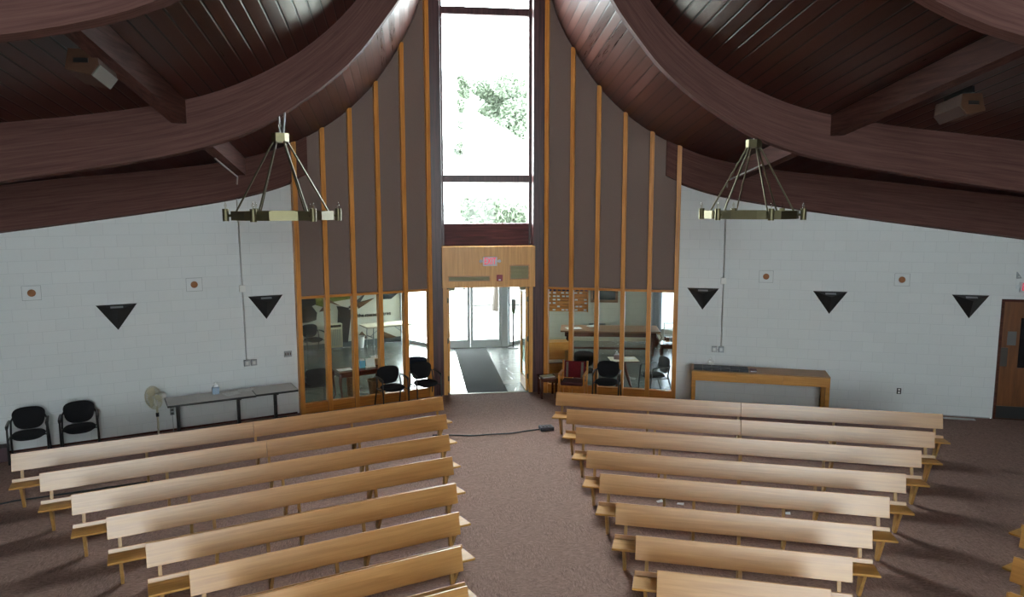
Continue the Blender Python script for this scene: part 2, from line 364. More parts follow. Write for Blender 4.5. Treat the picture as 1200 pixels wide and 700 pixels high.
# ceiling halves
for s, nm in ((-1,'ceiling_left'),(1,'ceiling_right')):
    mb = MB(); u = 0; us = [0]
    for i in range(1,len(prof_x)):
        u += math.hypot(prof_x[i]-prof_x[i-1], ceilf(prof_x[i])-ceilf(prof_x[i-1])); us.append(u)
    ny = 6
    for i in range(len(prof_x)-1):
        for j in range(ny):
            q = []
            uv = []
            for (ii,jj) in ((i,j),(i+1,j),(i+1,j+1),(i,j+1)):
                x = prof_x[ii]; y0 = ywall(x)+.14; y = y0+(YB-y0)*(jj/ny)
                q.append((s*x, y, ceilz(x,y))); uv.append((us[ii]+.03, -y))
            mb.add(q, [(0,1,2,3)], None, [uv])
    o = mb.build(nm, M['boards'], fix=False)
    bm = bmesh.new(); bm.from_mesh(o.data); bmesh.ops.remove_doubles(bm, verts=bm.verts, dist=.0005); bmesh.ops.recalc_face_normals(bm, faces=bm.faces)
    if bm.faces[:][20].normal.z > 0: bmesh.ops.reverse_faces(bm, faces=bm.faces)
    bm.to_mesh(o.data); bm.free()
    for p in o.data.polygons: p.use_smooth = True
    so = o.modifiers.new('thick','SOLIDIFY'); so.thickness = .18; so.offset = -1
    struct(o, 'dark varnished board ceiling sweeping up on the %s side' % nm.split('_')[1], 'ceiling')
mb = MB()
mb.add([(-1.3,.3,10.36),(1.3,.3,10.36),(1.3,YB,10.36-SL*YB),(-1.3,YB,10.36-SL*YB),(-1.3,.3,10.6),(1.3,.3,10.6),(1.3,YB,10.6-SL*YB),(-1.3,YB,10.6-SL*YB)],
       [(0,3,2,1),(4,5,6,7),(0,1,5,4),(1,2,6,5),(2,3,7,6),(3,0,4,7)])
struct(mb.build('ceiling_ridge', M['purlin']))

# white block walls (local X along the wall, local -Y into the room)
def wall_mesh(s, name, doors):
    mb = MB()
    def top(t): 
        x = t*CA; return ceilz(x, -t*SA) + .06
    segs = [4.2]
    brk = sorted(set([4.2,13.55]+[d for dd in doors for d in dd[:2]]))
    for a, b in zip(brk[:-1], brk[1:]):
        z0 = 0
        for d0,d1,h in doors:
            if a >= d0-1e-6 and b <= d1+1e-6: z0 = h
        k = max(1,int((b-a)/.4)); ts = [a+(b-a)*i/k for i in range(k+1)]
        poly = [(s*t, z0) for t in ts] + [(s*t, top(t)) for t in ts[::-1]]
        mb.prism(poly, 0, .22, 'y')
    return mb.build(name, M['block'], rz=wrot(s))
struct(wall_mesh(-1,'wall_left',[]), 'white painted block wall left of the entrance', 'wall')
struct(wall_mesh(1,'wall_right',[(10.34,11.3,2.37)]), 'white painted block wall right of the entrance', 'wall')
for s, nm in ((-1,'baseboard_left'),(1,'baseboard_right')):
    b = MB(); x0, x1 = (4.3, 13.4) if s < 0 else (4.3, 10.3)
    b.b2(s*x0, s*x1, -.012, 0, 0, .015 if s > 0 else .03)
    struct(b.build(nm, M['mahog'] if s<0 else M['greyplate'], rz=wrot(s)))
# side and altar walls (outside the view, close the room)
for s, nm in ((-1,'wall_side_left'),(1,'wall_side_right')):
    b = MB(); y0 = ywall(XS); z0 = ceilz(XS,y0); z1 = ceilz(XS,YB)
    b.prism([(y0+.2,0),(YB,0),(YB,z1),(y0+.2,z0)], s*XS, s*(XS+.2), 'x')
    struct(b.build(nm, M['side']))
AW, AZ0, AZ1 = 3.0, .25, 9.0
b = MB()
for s in (-1,1):
    xs = [x for x in prof_x if x > AW]
    b.prism([(s*AW,0),(s*XS,0)]+[(s*x, ceilz(x,YB)) for x in reversed([AW]+xs) if x <= XS+.2], YB-.2, YB, 'y')
b.b2(-AW,AW,YB-.2,YB,0,AZ0)
xs = [x for x in prof_x if x < AW]
b.prism([(-AW,AZ1)]+[(AW,AZ1)]+[(AW if x>AW else x, max(AZ1+.01,ceilz(x,YB))) for x in [AW]+xs[::-1]]+[(-x, max(AZ1+.01,ceilz(x,YB))) for x in xs+[AW]], YB-.2, YB, 'y')
struct(b.build('wall_altar', M['side']))
aw = empty('window_altar',(0,YB-.1,0)); struct(aw,'tall altar window behind the viewer','window')
b = MB()
for x in (-AW+.05,-1,1,AW-.05): b.b2(x-.05,x+.05,-.06,.06,AZ0,AZ1)
for z in (AZ0+.05,4.5,7.5,AZ1-.05): b.b2(-AW,AW,-.05,.05,z-.05,z+.05)
b.build('window_frame', M['darkwood'], aw)
b = MB(); b.b2(-AW,AW,-.01,.0,AZ0,AZ1); b.build('pane', M['glass'], aw)

# glulam beams
def beam(s, n0, n1, x0, x1, name, k_=0.0):
    xs = [x for x in np.linspace(0,1,46)]; mb = MB(); rings = []; L = [0]
    pts = [x0+(x1-x0)*(k**1.6) for k in xs]
    for x in pts:
        zb, zt = beamf(x), ceilf(x)+.02
        r = []
        for n, zz in ((n0,zb),(n1,zb),(n1,zt),(n0,zt)):
            y = -(n+k_*(x-1.6)+x*SA)/CA; r.append(Vector((s*x, y, zz-SL*y)))
        rings.append(r)
    for a,b in zip(rings[:-1],rings[1:]): L.append(L[-1]+(b[1]-a[1]).length)
    for k in range(len(rings)-1):
        a, b2 = rings[k], rings[k+1]
        vv = [0,.25,.95,1.2,2.0]
        for i in range(4):
            j = (i+1)%4
            u0,u1 = L[k],L[k+1]
            mb.add([a[i],b2[i],b2[j],a[j]],[(0,1,2,3)],None,[[(u0,vv[i]),(u1,vv[i]),(u1,vv[i+1]),(u0,vv[i+1])]])
    mb.add(rings[0],[(0,1,2,3)],None,[[(0,0),(0,.2),(.7,.2),(.7,0)]]); mb.add(rings[-1],[(0,1,2,3)],None,[[(0,0),(0,.2),(.7,.2),(.7,0)]])
    o = mb.build(name, M['beam'], fix=False)
    bm = bmesh.new(); bm.from_mesh(o.data); bmesh.ops.remove_doubles(bm, verts=bm.verts, dist=.0002); bmesh.ops.recalc_face_normals(bm, faces=bm.faces); bm.to_mesh(o.data); bm.free()
    for p in o.data.polygons: p.use_smooth = True
    try: o.data.set_sharp_from_angle(angle=R(35))
    except Exception: pass
    return o
NM = {-1:3.72, 1:3.52}; KM = {-1:-.13, 1:-.09}; NN = {-1:7.35, 1:7.55}; PX = {-1:4.78, 1:4.98}
for s, sd in ((-1,'left'),(1,'right')):
    struct(beam(s, .002, .14, 3.62, 12.5, 'beam_wall_'+sd), 'dark curved laminated beam along the top of the %s white wall' % sd, 'beam')
    struct(beam(s, NM[s], NM[s]+.10, 1.14, 12.5, 'beam_middle_'+sd, KM[s]), 'dark curved laminated roof beam carrying the %s chandelier' % sd, 'beam')
    struct(beam(s, NN[s], NN[s]+.14, 1.14, 12.5, 'beam_near_'+sd, KM[s]*.5), 'dark curved laminated roof beam nearest the viewer on the %s' % sd, 'beam')
    # purlins along the fall of the roof
    nm_ = NM[s]+KM[s]*(PX[s]-1.6); nn_ = NN[s]+KM[s]*.5*(PX[s]-1.6)
    for a, b_, nm in ((.14,nm_+.0,'back'),(nm_+.10,nn_,'front')):
        x = PX[s]; mb = MB(); y0 = -(a+x*SA)/CA; y1 = -(b_+x*SA)/CA
        w, h = .09, .30
        vs = []
        for y in (y0,y1):
            for dx, dz in ((-w,-h),(w,-h),(w,.03),(-w,.03)):
                xx = x+dx; yy = y; vs.append((s*xx, -( (a if y==y0 else b_) + xx*SA)/CA, ceilf(x)+dz - SL*yy))
        mb.add(vs,[(0,1,2,3),(4,5,6,7),(0,1,5,4),(1,2,6,5),(2,3,7,6),(3,0,4,7)])
        struct(mb.build('purlin_%s_%s'%(nm,sd), M['purlin']), 'dark roof purlin on the %s side, %s bay' % (sd,nm), 'beam')

# fabric and glass screens beside the entrance
def screen(s, sd):
    root = empty('wall_screen_'+sd, (0,0,0), wrot(s)); struct(root, 'oak mullioned screen of brown fabric over clear glass, %s of the entrance' % sd, 'partition')
    t0, t1 = 1.43, 4.22
    ts = [t0+(t1-t0)*i/5 for i in range(6)]
    def ctop(t, n): 
        p = W(1,t,n,0); return ceilz(p.x, p.y)
    hw = .045
    for i, t in enumerate(ts):
        mb = MB(); zt = ctop(t,.12)-.0
        mb.b2(s*(t-hw), s*(t+hw), -.19, -.02, 0, zt+.03)
        mb.build('mullion', M['trim'], root, bevel=.004)
    for a, b_ in zip(ts[:-1],ts[1:]):
        mb = MB(); k = 8; tt = [a+hw-.005+(b_-a-2*hw+.01)*i/k for i in range(k+1)]
        mb.prism([(s*t,2.385) for t in tt]+[(s*t, ctop(t,.1)+.03) for t in tt[::-1]], -.11, .02, 'y'); mb.build('fabric_panel', M['fabric'], root)
        mb = MB(); mb.b2(s*(a+hw), s*(b_-hw), -.16,-.03, 2.335, 2.385); mb.build('head_rail', M['trimx'], root)
        mb = MB(); mb.b2(s*(a+hw), s*(b_-hw), -.15,-.03, 0, .20); mb.build('bottom_rail', M['trimx'], root, bevel=.003)
        mb = MB(); mb.b2(s*(a+hw), s*(b_-hw), -.095,-.087, .2, 2.335); mb.build('pane', M['glass'], root)
    # backing of the fabric, closes the wall towards the entrance hall roof
    mb = MB(); k = 24; tt = [1.25+(4.3-1.25)*i/k for i in range(k+1)]
    mb.prism([(s*t,2.36) for t in tt]+[(s*t, ctop(t,.0)+.1) for t in tt[::-1]], .02, .2, 'y'); mb.build('backing', M['plaster'], root)
screen(-1,'left'); screen(1,'right')

# columns and tower window
for s, sd in ((-1,'left'),(1,'right')):
    mb = MB(); mb.b2(s*.99, s*1.30, -.60, -.05, 0, 10.5)
    struct(mb.build('column_'+sd, M['darkwood'], bevel=.006), 'dark stained timber column %s of the entrance' % sd, 'column')
win = empty('window_1',(0,-.2,0)); struct(win,'tall clear tower window above the entrance','window')
mb = MB()
for s in (-1,1):
    mb.b2(s*.93, s*.992, -.12, .1, 3.27, 10.4)
mb.b2(-.93,.93,-.10,.08,8.19,8.345); mb.b2(-.93,.93,-.12,.08,4.665,4.825); mb.b2(-.93,.93,-.1,.08,10.2,10.4)
mb.build('window_frame', M['darkwood'], win, bevel=.004)
mb = MB(); mb.b2(-.93,.93,-.12,.1,3.27,3.77); mb.build('sill_panel', M['mahog'] if False else wood('wine_panel',(.035,.006,.008),(.14,.035,.038),'X',.5,.2,1,cross=24,bump=.5), win, bevel=.005)
for z0,z1 in ((3.77,4.665),(4.825,8.19),(8.345,10.2)):
    mb = MB(); mb.b2(-.93,.93,-.005,.005,z0,z1); mb.build('pane', M['glass'], win)

# oak header box and doorway
hd = empty('trim_1',(0,-.74,0)); struct(hd,'oak veneered header box over the entrance doors','trim')
mb = MB(); mb.b2(-1.01,1.015,0,.62,2.40,3.29); mb.build('header_box', M['veneer'], hd, bevel=.008)
def framed(parent, x0,x1,z0,z1, nm):
    mb = MB(); w=.02
    mb.b2(x0,x1,-.012,.002,z1-w,z1); mb.b2(x0,x1,-.012,.002,z0,z0+w); mb.b2(x0,x0+w,-.012,.002,z0,z1); mb.b2(x1-w,x1,-.012,.002,z0,z1)
    mb.build('grille_frame', M['trimx'], parent)
    mb = MB()
    mb.b2(x0+w,x1-w,-.004,.002,z0+w,z1-w)
    n = int((z1-z0-2*w)/.022)
    for i in range(n): 
        z = z0+w+(i+.5)*(z1-z0-2*w)/n; mb.box(((x0+x1)/2,-.006,z),(x1-x0-2*w,.008,.009),rx=.5)
    mb.build(nm, M['grille'], parent)
framed(hd,-.885,.03,2.53,2.66,'air_grille'); framed(hd,.45,.885,2.56,2.885,'speaker_grille')
dr = empty('door_1',(0,0,0)); struct(dr,'open oak entrance doorway at the end of the aisle','door')
for s in (-1,1):
    mb = MB(); mb.b2(s*.905,s*.995,-.58,-.12,0,2.40); mb.build('jamb', M['veneer'], dr, bevel=.004)
    # door leaf opened back into the entrance hall
    lf = MB(); x0, x1 = .845, .895
    lf.b2(s*x0,s*x1,-.48,-.36,.02,2.34); lf.b2(s*x0,s*x1,.28,.38,.02,2.34); lf.b2(s*x0,s*x1,-.36,.28,.02,.26); lf.b2(s*x0,s*x1,-.36,.28,2.2,2.34)
    lo = lf.build('door_leaf', M['veneer'], dr)
    g = MB(); g.b2(s*.865,s*.873,-.36,.28,.26,2.2); g.build('pane', M['glassgreen'], lo)
    h = MB()
    for z in (.35,1.2,2.1): h.tube([(s*.90,-.50,z-.06),(s*.90,-.50,z+.06)],.014,8); h.b2(s*.87,s*.90,-.52,-.475,z-.05,z+.05)
    h.build('hinge', M['brassd'], lo)
    cl = MB(); cl.b2(s*.72,s*.86,-.42,-.34,2.30,2.36); cl.box((s*.60,-.42,2.345),(.3,.03,.015),rz=s*.35); cl.build('door_closer', M['brassd'], dr)
th = MB(); th.b2(-.92,.92,-.56,-.47,-.01,.008); struct(th.build('threshold', M['brassd']))

# EXIT signs
def letters(txt, size, mat, parent, loc, rot, name='lettering', extr=.004, bold=.0):
    cu = bpy.data.curves.new(name,'FONT'); cu.body = txt; cu.size = size; cu.extrude = extr; cu.align_x = 'CENTER'; cu.align_y = 'CENTER'; cu.offset = bold
    tmp = bpy.data.objects.new(name+'_t', cu); C.objects.link(tmp)
    dg = bpy.context.evaluated_depsgraph_get(); dg.update()
    me = bpy.data.meshes.new_from_object(tmp.evaluated_get(dg)); bpy.data.objects.remove(tmp); bpy.data.curves.remove(cu)
    me.materials.clear(); me.materials.append(mat)
    o = bpy.data.objects.new(name, me); C.objects.link(o); o.parent = parent; o.location = loc; o.rotation_euler = rot
    return o
def exit_sign(label, loc, rz):
    t = thing('exit_sign', label, 'exit sign', loc, rz)
    mb = MB(); mb.b2(-.155,.155,-.06,0,-.10,.10); mb.build('housing', M['signwhite'], t, bevel=.008)
    l = letters('EXIT', .205, M['exitred'], t, (0,-.063,0), (PI/2,0,0), bold=-.001); l.scale.x = .62
    for s in (-1,1):
        h = MB(); h.tube([(s*.155,-.03,.0),(s*.185,-.03,.0)],.012,8); h.lathe([(.008,-.03),(.022,-.02),(.036,.015),(.036,.02)], (0,0,0), 14, Matrix.Translation((s*.20,-.035,0)) @ Matrix.Rotation(R(75),4,'X'))
        h.build('lamp_head', M['signwhite'], t, smooth=True)
    return t
exit_sign('lit red EXIT sign on the oak box over the aisle doorway', (.022,-.742,2.97), 0)
exit_sign('lit red EXIT sign above the brown wooden side door', W(1,10.77,0,2.61), wrot(1))
t = thing('fire_alarm','small red fire alarm on the oak box below the EXIT sign','fire alarm',(.23,-.742,2.605))
mb = MB(); mb.b2(-.063,.063,-.04,0,-.07,.07); mb.build('alarm_body', M['redplastic'], t, bevel=.008)
mb = MB(); mb.b2(-.022,.022,-.05,-.04,-.05,-.025); mb.build('strobe', M['white'], t)

# side door in the right wall
d2 = empty('door_2', W(1,10.82,0,0), wrot(1)); struct(d2,'dark brown wooden side door at the right end of the wall','door')
mb = MB(); mb.b2(-.48,-.43,-.02,.2,0,2.37); mb.b2(.43,.48,-.02,.2,0,2.37); mb.b2(-.43,.43,-.02,.2,2.32,2.37); mb.b2(-.48,.48,.17,.215,0,2.37); mb.b2(-.48,.48,.0,.2,-.01,.004); mb.build('door_frame', M['mahog'], d2)  # frame includes an added back panel, unseen, blocking light leaks at the door
mb = MB(); mb.b2(-.43,-.115,.02,.065,.01,2.32); mb.b2(.09,.43,.02,.065,.01,2.32); mb.b2(-.115,.09,.02,.065,.01,1.03); mb.b2(-.115,.09,.02,.065,2.01,2.32); lo = mb.build('door_leaf', M['doorwood'], d2)
mb = MB(); mb.b2(-.43,.43,.008,.02,.02,.26); mb.build('kick_plate', M['black'], d2)
mb = MB(); mb.b2(-.435,-.30,.005,.02,1.05,1.42); mb.build('push_plate', plain('dark_bronze',(.05,.04,.032),.45), d2)
mb = MB(); mb.b2(-.325,-.175,.006,.02,1.47,1.74); mb.build('notice_plate', plain('dark_grey_plate',(.12,.12,.12),.5), d2)
mb = MB(); mb.b2(-.115,.09,.036,.046,1.03,2.01); mb.build('pane', plain('dark_glass',(.01,.01,.012),.1), d2)
t = thing('wall_bracket','small grey triangular bracket on the wall above the side door EXIT sign','bracket', W(1,10.58,0,2.78), wrot(1))
mb = MB(); mb.prism([(-.03,-.01),(.05,.0),(-.03,.12)], -.05, 0, 'y'); mb.build('bracket_body', M['greyplate'], t)
mb = MB(); mb.lathe([(.012,-.06),(.012,-.05)],(0,0,0),8,Matrix.Translation((0,0,.03))@Matrix.Rotation(PI/2,4,'X')@Matrix.Translation((0,0,.11))); mb.build('screw_cap', M['steel'], t)

# ------------------------------------------------------------------ entrance hall
NR = 2.78
mb = MB(); mb.prism([(-9,ywall(9)+.25),(-1.28,-.1),(1.28,-.1),(9,ywall(9)+.25),(9,6.5),(-9,6.5)], NR, NR+.25, 'z'); struct(mb.build('ceiling_entrance', M['plaster']))
mb = MB(); mb.b2(-1.0,1.0,-.12,-.02,2.40,3.3); struct(mb.build('wall_lintel', M['plaster']))
# mural wall of the entrance hall
ma = math.atan2(1.16,2.74)
mw = empty('wall_mural',(-4.89,4.87,0),ma); struct(mw,'cream wall with the tree mural in the entrance hall','wall')
mb = MB(); mb.b2(-3.5,3.1,0,.15,0,NR); mb.build('wall_surface', M['plaster'], mw)
mb = MB(); mb.b2(-3.5,3.1,-.015,0,0,.16); mb.build('baseboard', M['baseb'], mw)
mb = MB(); mb.b2(-9,-8.9,-3.2,7,0,NR); struct(mb.build('wall_hall_left', M['plaster']))
# storefront doors
sf = empty('door_3',(0,4.85,0)); struct(sf,'white framed glass entrance doors to the outside','door')
fr = MB()
for x0,x1 in ((-1.05,-.93),(.93,1.10)): fr.b2(x0,x1,-.08,.08,0,NR)
fr.b2(-.93,.93,-.08,.08,2.35,NR); fr.b2(-.93,.93,-.06,.06,-.01,.02)
fr.build('door_frame', M['alu'], sf)
for x0,x1,hx in ((-.93,.0,-.10),(.0,.93,.10)):
    mb = MB(); mb.b2(x0+.004,x0+.085,-.03,.03,.02,2.34); mb.b2(x1-.085,x1-.004,-.03,.03,.02,2.34); mb.b2(x0+.085,x1-.085,-.03,.03,.02,.22); mb.b2(x0+.085,x1-.085,-.03,.03,2.22,2.34)
    lf = mb.build('door_leaf', M['alu'], sf)
    mb = MB(); mb.b2(x0+.085,x1-.085,-.004,.004,.22,2.22); mb.build('pane', M['glass'], lf)
    mb = MB(); mb.tube([(x0+.09,-.06,1.02),(x1-.09,-.06,1.02)],.012,8); mb.b2(x0+.05,x0+.09,-.07,-.02,.99,1.05); mb.b2(x1-.09,x1-.05,-.07,-.02,.99,1.05); mb.build('push_bar', M['steel'], lf)
# fixed glass right and left of the doors
def glazing(name, p0, p1, lab, posts=2):
    d = Vector((p1[0]-p0[0],p1[1]-p0[1],0)); L = d.length; r = empty(name,(p0[0],p0[1],0),math.atan2(d.y,d.x)); struct(r,lab,'window')
    fr = MB(); fr.b2(0,L,-.05,.05,0,.10); fr.b2(0,L,-.05,.05,2.35,NR)
    for i in range(posts): 
        x = .03+(L-.06)*i/(posts-1); fr.b2(x-.03,x+.03,-.05,.05,.1,2.35)
    fr.build('window_frame', M['alu'], r)
    g = MB(); g.b2(.03,L-.03,-.004,.004,.1,2.35); g.build('pane', M['glass'], r)
glazing('window_2',(1.12,4.93),(1.95,5.75),'fixed glass beside the entrance doors')
glazing('window_3',(-2.02,6.10),(-1.08,4.97),'glass return left of the entrance doors')
# right hall walls
b = empty('wall_hall_back',(1.9,5.75,0),math.atan2(4.95-5.75,5.55-1.9)); struct(b,'cream block wall at the back of the right hall','wall')
L = math.hypot(3.65,.8)
mb = MB(); mb.b2(0,L,0,.15,0,NR); mb.build('wall_surface', block('cream_block',(.66,.64,.56),(.55,.53,.46),.406,.2032), b)
mb = MB(); mb.b2(0,L,-.015,0,0,.10); mb.build('baseboard', M['whitecloth'], b)
mb = MB(); mb.b2(1.85,2.35,-.02,0,.32,.55); mb.build('vent_plate', M['greyplate'], b)
wl = empty('window_4',(5.55,4.95,0),math.atan2(-2.5,1.6)); struct(wl,'bright side window of the right hall','window')
fr = MB(); fr.b2(0,.12,0,.12,0,NR); fr.b2(.12,2.9,0,.12,0,.45); fr.b2(.12,2.9,0,.12,2.3,NR); fr.b2(1.3,1.36,0,.1,.45,2.3); fr.b2(2.85,2.95,0,.12,0,NR); fr.build('window_frame', M['plaster'], wl)
g = MB(); g.b2(.12,2.85,.05,.056,.45,2.3); g.build('pane', M['dimglass'], wl)
cu = MB(); n = 28
ring = []
for k in range(n+1):
    x = .10+.32*k/n; ring.append((x, -.06+.025*math.sin(k*1.4)))
cu.prism(ring+[(x,y-.008) for x,y in ring[::-1]], .32, 2.42, 'z'); tag(cu.build('curtain', M['curtain'], loc=(5.55,4.95,0), rz=math.atan2(-2.5,1.6)), 'pale curtain drawn aside at the bright hall window', 'curtain')
mb = MB(); mb.b2(7.15,7.25,-2.5,2.5,0,NR); struct(mb.build('wall_hall_right', M['plaster']))

# mat in the doorway
mb = MB(); mb.b2(-.47,.44,-.50,4.62,-.003,.008); tag(mb.build('floor_runner', M['runner'], bevel=.003), 'dark grey carpet runner on the slate floor to the glass doors', 'rug')
# sanitizer dispenser on a stand
t = thing('sanitizer_stand','white and green hand sanitizer dispenser on a thin floor stand','dispenser',(1.24,4.55,0))
mb = MB(); mb.lathe([(.15,0),(.15,.012),(.03,.022),(.02,.022)],(0,0,0),24); mb.build('base', M['black'], t, smooth=True)
mb = MB(); mb.tube([(0,0,.02),(0,0,1.2)],.022,10); mb.build('pole', M['black'], t, smooth=True)
mb = MB(); mb.b2(-.06,.06,-.10,0,1.15,1.45); mb.build('dispenser_body', plain('grey_plastic',(.22,.23,.23),.4), t, bevel=.02)
mb = MB(); mb.loft([[(-.055,-.095,1.15),(.055,-.095,1.15),(.055,-.005,1.15),(-.055,-.005,1.15)],[(-.03,-.08,1.02),(.03,-.08,1.02),(.03,-.015,1.02),(-.03,-.015,1.02)]]); mb.build('drip_cup', plain('green_plastic',(.10,.17,.10),.4), t)
mb = MB(); mb.b2(-.025,.025,-.105,-.1,1.30,1.40); mb.build('sensor_window', M['greyplate'], t)

# mural
mu = thing('wall_mural_art','large tree mural of dark triangular panels with lettering','mural',(-4.89,4.87,0),ma)
def poly(pts, mat, nm, d=.02, y=0):
    mb = MB(); mb.prism(pts, -d+y, y-.001, 'y'); mb.build(nm, mat, mu)
def mp(px, pz): return (px, pz)
poly([(-.9,1.62),(.47,1.62),(.49,1.33),(.21,1.23),(-.9,1.27)], M['dkpanel'], 'panel')
poly([(-.8,1.2),(-.02,1.21),(.37,1.29),(.51,1.09),(.48,.88),(.23,.82),(-.8,.84)], M['dkpanel'], 'panel', .03)
poly([(.44,1.75),(1.50,1.75),(1.6,1.43),(1.0,1.37),(.68,1.24),(.46,1.32)], M['foliage'], 'foliage', .012)
poly([(.74,1.30),(.92,1.14),(.58,1.11)], M['striped'], 'panel', .03)
poly([(.87,1.45),(1.23,1.22),(.9,1.35)], M['striped'], 'panel', .04)
poly([(1.09,1.24),(1.2,.88),(1.47,1.15),(1.25,1.22)], M['dkpanel'], 'panel', .045)
poly([(1.13,1.11),(1.54,1.11),(1.40,.13),(1.07,.16)], M['dkpanel'], 'trunk', .025)
poly([(1.44,1.18),(1.98,1.56),(1.63,1.05)], M['dkpanel'], 'panel', .035)
poly([(1.70,1.29),(2.24,1.40),(1.75,1.12)], M['striped'], 'panel', .05)
poly([(2.2,1.75),(2.45,1.35),(2.78,1.34),(3.0,1.50),(3.0,1.75)], M['dkpanel'], 'panel', .03)
poly([(1.62,.19),(1.84,.42),(2.02,.20)], M['striped'], 'panel', .03)
poly([(2.40,.14),(2.43,.40),(2.95,.15)], M['striped'], 'panel', .03)
letters('the memory tree', .152, M['black'], mu, (2.24,-.012,.905), (PI/2,0,0), 'lettering', .006, .002)

# wall heater below the mural
t = thing('wall_heater','white wall heater with a grille under the tree mural','heater', Vector((-4.89,4.87,0))+Matrix.Rotation(ma,3,'Z')@Vector((.94,-.13,-.05)), ma)
mb = MB(); mb.b2(-.24,.24,-.10,.11,.10,.80); mb.build('casing', M['cream'], t, bevel=.01)
mb = MB(); mb.b2(-.20,.20,-.105,-.10,.70,.77); mb.build('outlet_slot', M['black'], t)
mb = MB()
for i in range(9): mb.b2(-.17+i*.042,-.155+i*.042,-.108,-.10,.16,.64)
mb.build('grille', M['greyplate'], t)

# ------------------------------------------------------------------ pews
PB = R(20.6)
def pew(side, t0, t1, nd, nsup, label, group, joint=None, b=None, loc=None, rz=None):
    L = t1-t0; bb = PB if b is None else b
    if loc is None:
        tm = (t0+t1)/2; 
        loc = Vector((side*(tm*math.cos(bb)-nd*math.sin(bb)), -tm*math.sin(bb)-nd*math.cos(bb), 0)); rz = -side*bb
    t = thing('pew', label, 'pew', loc, rz, group)
    h = L/2
    def slab(p0, p1, th, x0, x1):      # board between profile points p0,p1 (y,z), thickness to the back
        mb = MB(); d = Vector((p1[0]-p0[0],p1[1]-p0[1])).normalized(); nx, nz = -d.y, d.x
        if nx < 0: nx, nz = -nx, -nz
        pl = [p0,p1,(p1[0]+nx*th,p1[1]+nz*th),(p0[0]+nx*th,p0[1]+nz*th)]
        mb.prism([(a,c) for a,c in pl], x0, x1, 'x'); return mb
    spans = [(-h,h)] if joint is None else [(-h,joint-.002),(joint+.002,h)]
    for a, c in spans:
        slab((-.06,.517),(0,.755),.028,a,c).build('backrest', M['oak'], t, bevel=.004)
    slab((-.105,.362),(-.09,.415),.026,-h,h).build('lower_back_rail', M['oak'], t, bevel=.004)
    mb = MB(); mb.prism([(-.105,.346),(-.42,.374),(-.425,.387),(-.42,.400),(-.105,.372)], -h-.005, h+.005, 'x'); mb.build('seat', M['oakseat'], t, bevel=.004)
    xs = [-h+.12+(L-.24)*i/(nsup-1) for i in range(nsup)]
    for x in xs:
        mb = MB(); mb.prism([(-.34,.366),(-.105,.346),(-.05,0),(-.125,0)], x-.018, x+.018, 'x'); mb.build('leg', M['oakz'], t, bevel=.003)
        mb = MB(); mb.prism([(-.103,.30),(-.065,.30),(.036,.70),(.0,.70)], x-.019, x+.019, 'x')
        mb.v = [Vector((v.x, v.y+.012, v.z)) for v in mb.v]
        mb.build('post', M['oakz'], t, bevel=.003)
    return t
ordn = ['first','second','third','fourth','fifth','sixth','seventh','eighth']
# measured ends: (n, t_inner, t_outer)
rowsL = [(2.908,2.303,8.782),(3.969,2.682,8.364),(4.985,3.074,7.966),(5.91,3.42,7.588),(6.828,3.768,7.227),(7.633,4.093,6.882),(8.404,4.408,6.552),(9.144,4.677,6.157)]
rowsR = [(2.947,2.127,8.573),(4.027,2.492,8.126),(4.998,2.788,7.668),(6.037,3.087,7.191),(6.893,3.365,6.785),(7.783,3.65,6.393),(8.59,3.927,6.029),(9.29,4.169,5.705)]
nsup = [5,5,5,5,4,3,3,2]
joints = {(-1,0):5.563,(-1,1):5.547,(1,0):5.391,(1,1):5.310}
for k,(n,a,c) in enumerate(rowsL):
    j = (a+c)/2-joints[(-1,k)] if k < 2 else None
    pew(-1, a, c, n, nsup[k], 'oak pew of the left block, %s row from the entrance wall%s' % (ordn[k], ', longest of the block' if k == 0 else ''), 'oak pews of the left block', joint=j)
for k,(n,a,c) in enumerate(rowsR):
    j = joints[(1,k)]-(a+c)/2 if k < 2 else None
    pew(1, a, c, n, nsup[k], 'oak pew of the right block, %s row from the entrance wall%s' % (ordn[k], ', longest of the block' if k == 0 else ''), 'oak pews of the right block', joint=j)
b3 = R(63)
for k,(x,y) in enumerate(((3.62,-10.95),(4.19,-10.36),(4.86,-9.73),(5.58,-9.0))):
    L = [1.3,1.5,1.9,2.3][k]
    ax = Vector((math.cos(b3),-math.sin(b3),0)); c = Vector((x,y,0))+ax*(L/2)
    pew(1, 0, L, 0, 2 if L < 1.8 else 3, 'oak pew end at the right edge of the picture, %s from the lower corner' % ['nearest','second','third','farthest'][k], 'oak pews of the far right block', loc=c, rz=-b3)

# ------------------------------------------------------------------ chairs
def outline(wt, wb, z0, z1, n=28, e=2.6):
    pts = []
    for k in range(n):
        a = 2*PI*k/n; c, s_ = math.cos(a), math.sin(a)
        u = math.copysign(abs(c)**(2/e), c); w = math.copysign(abs(s_)**(2/e), s_)
        f = (w+1)/2; hw = wb+(wt-wb)*f
        pts.append((u*hw/2, z0+(z1-z0)*f + .012*(1-u*u)*(1 if w>0 else -.5)))
    return pts
def cushion(poly_front, depth, bulge, place):
    # closed pad: outline ring front/back, with inner rings bulging
    mb = MB(); cx = sum(p[0] for p in poly_front)/len(poly_front); cz = sum(p[1] for p in poly_front)/len(poly_front)
    rings = []
    for f, d in ((.55,-depth/2-bulge),(.9,-depth/2-bulge*.45),(1,-depth/4),(1,depth/4),(.93,depth/2),(.5,depth/2+bulge*.3)):
        rings.append([place(cx+(x-cx)*f, d, cz+(z-cz)*f) for x,z in poly_front])
    mb.loft(rings); return mb
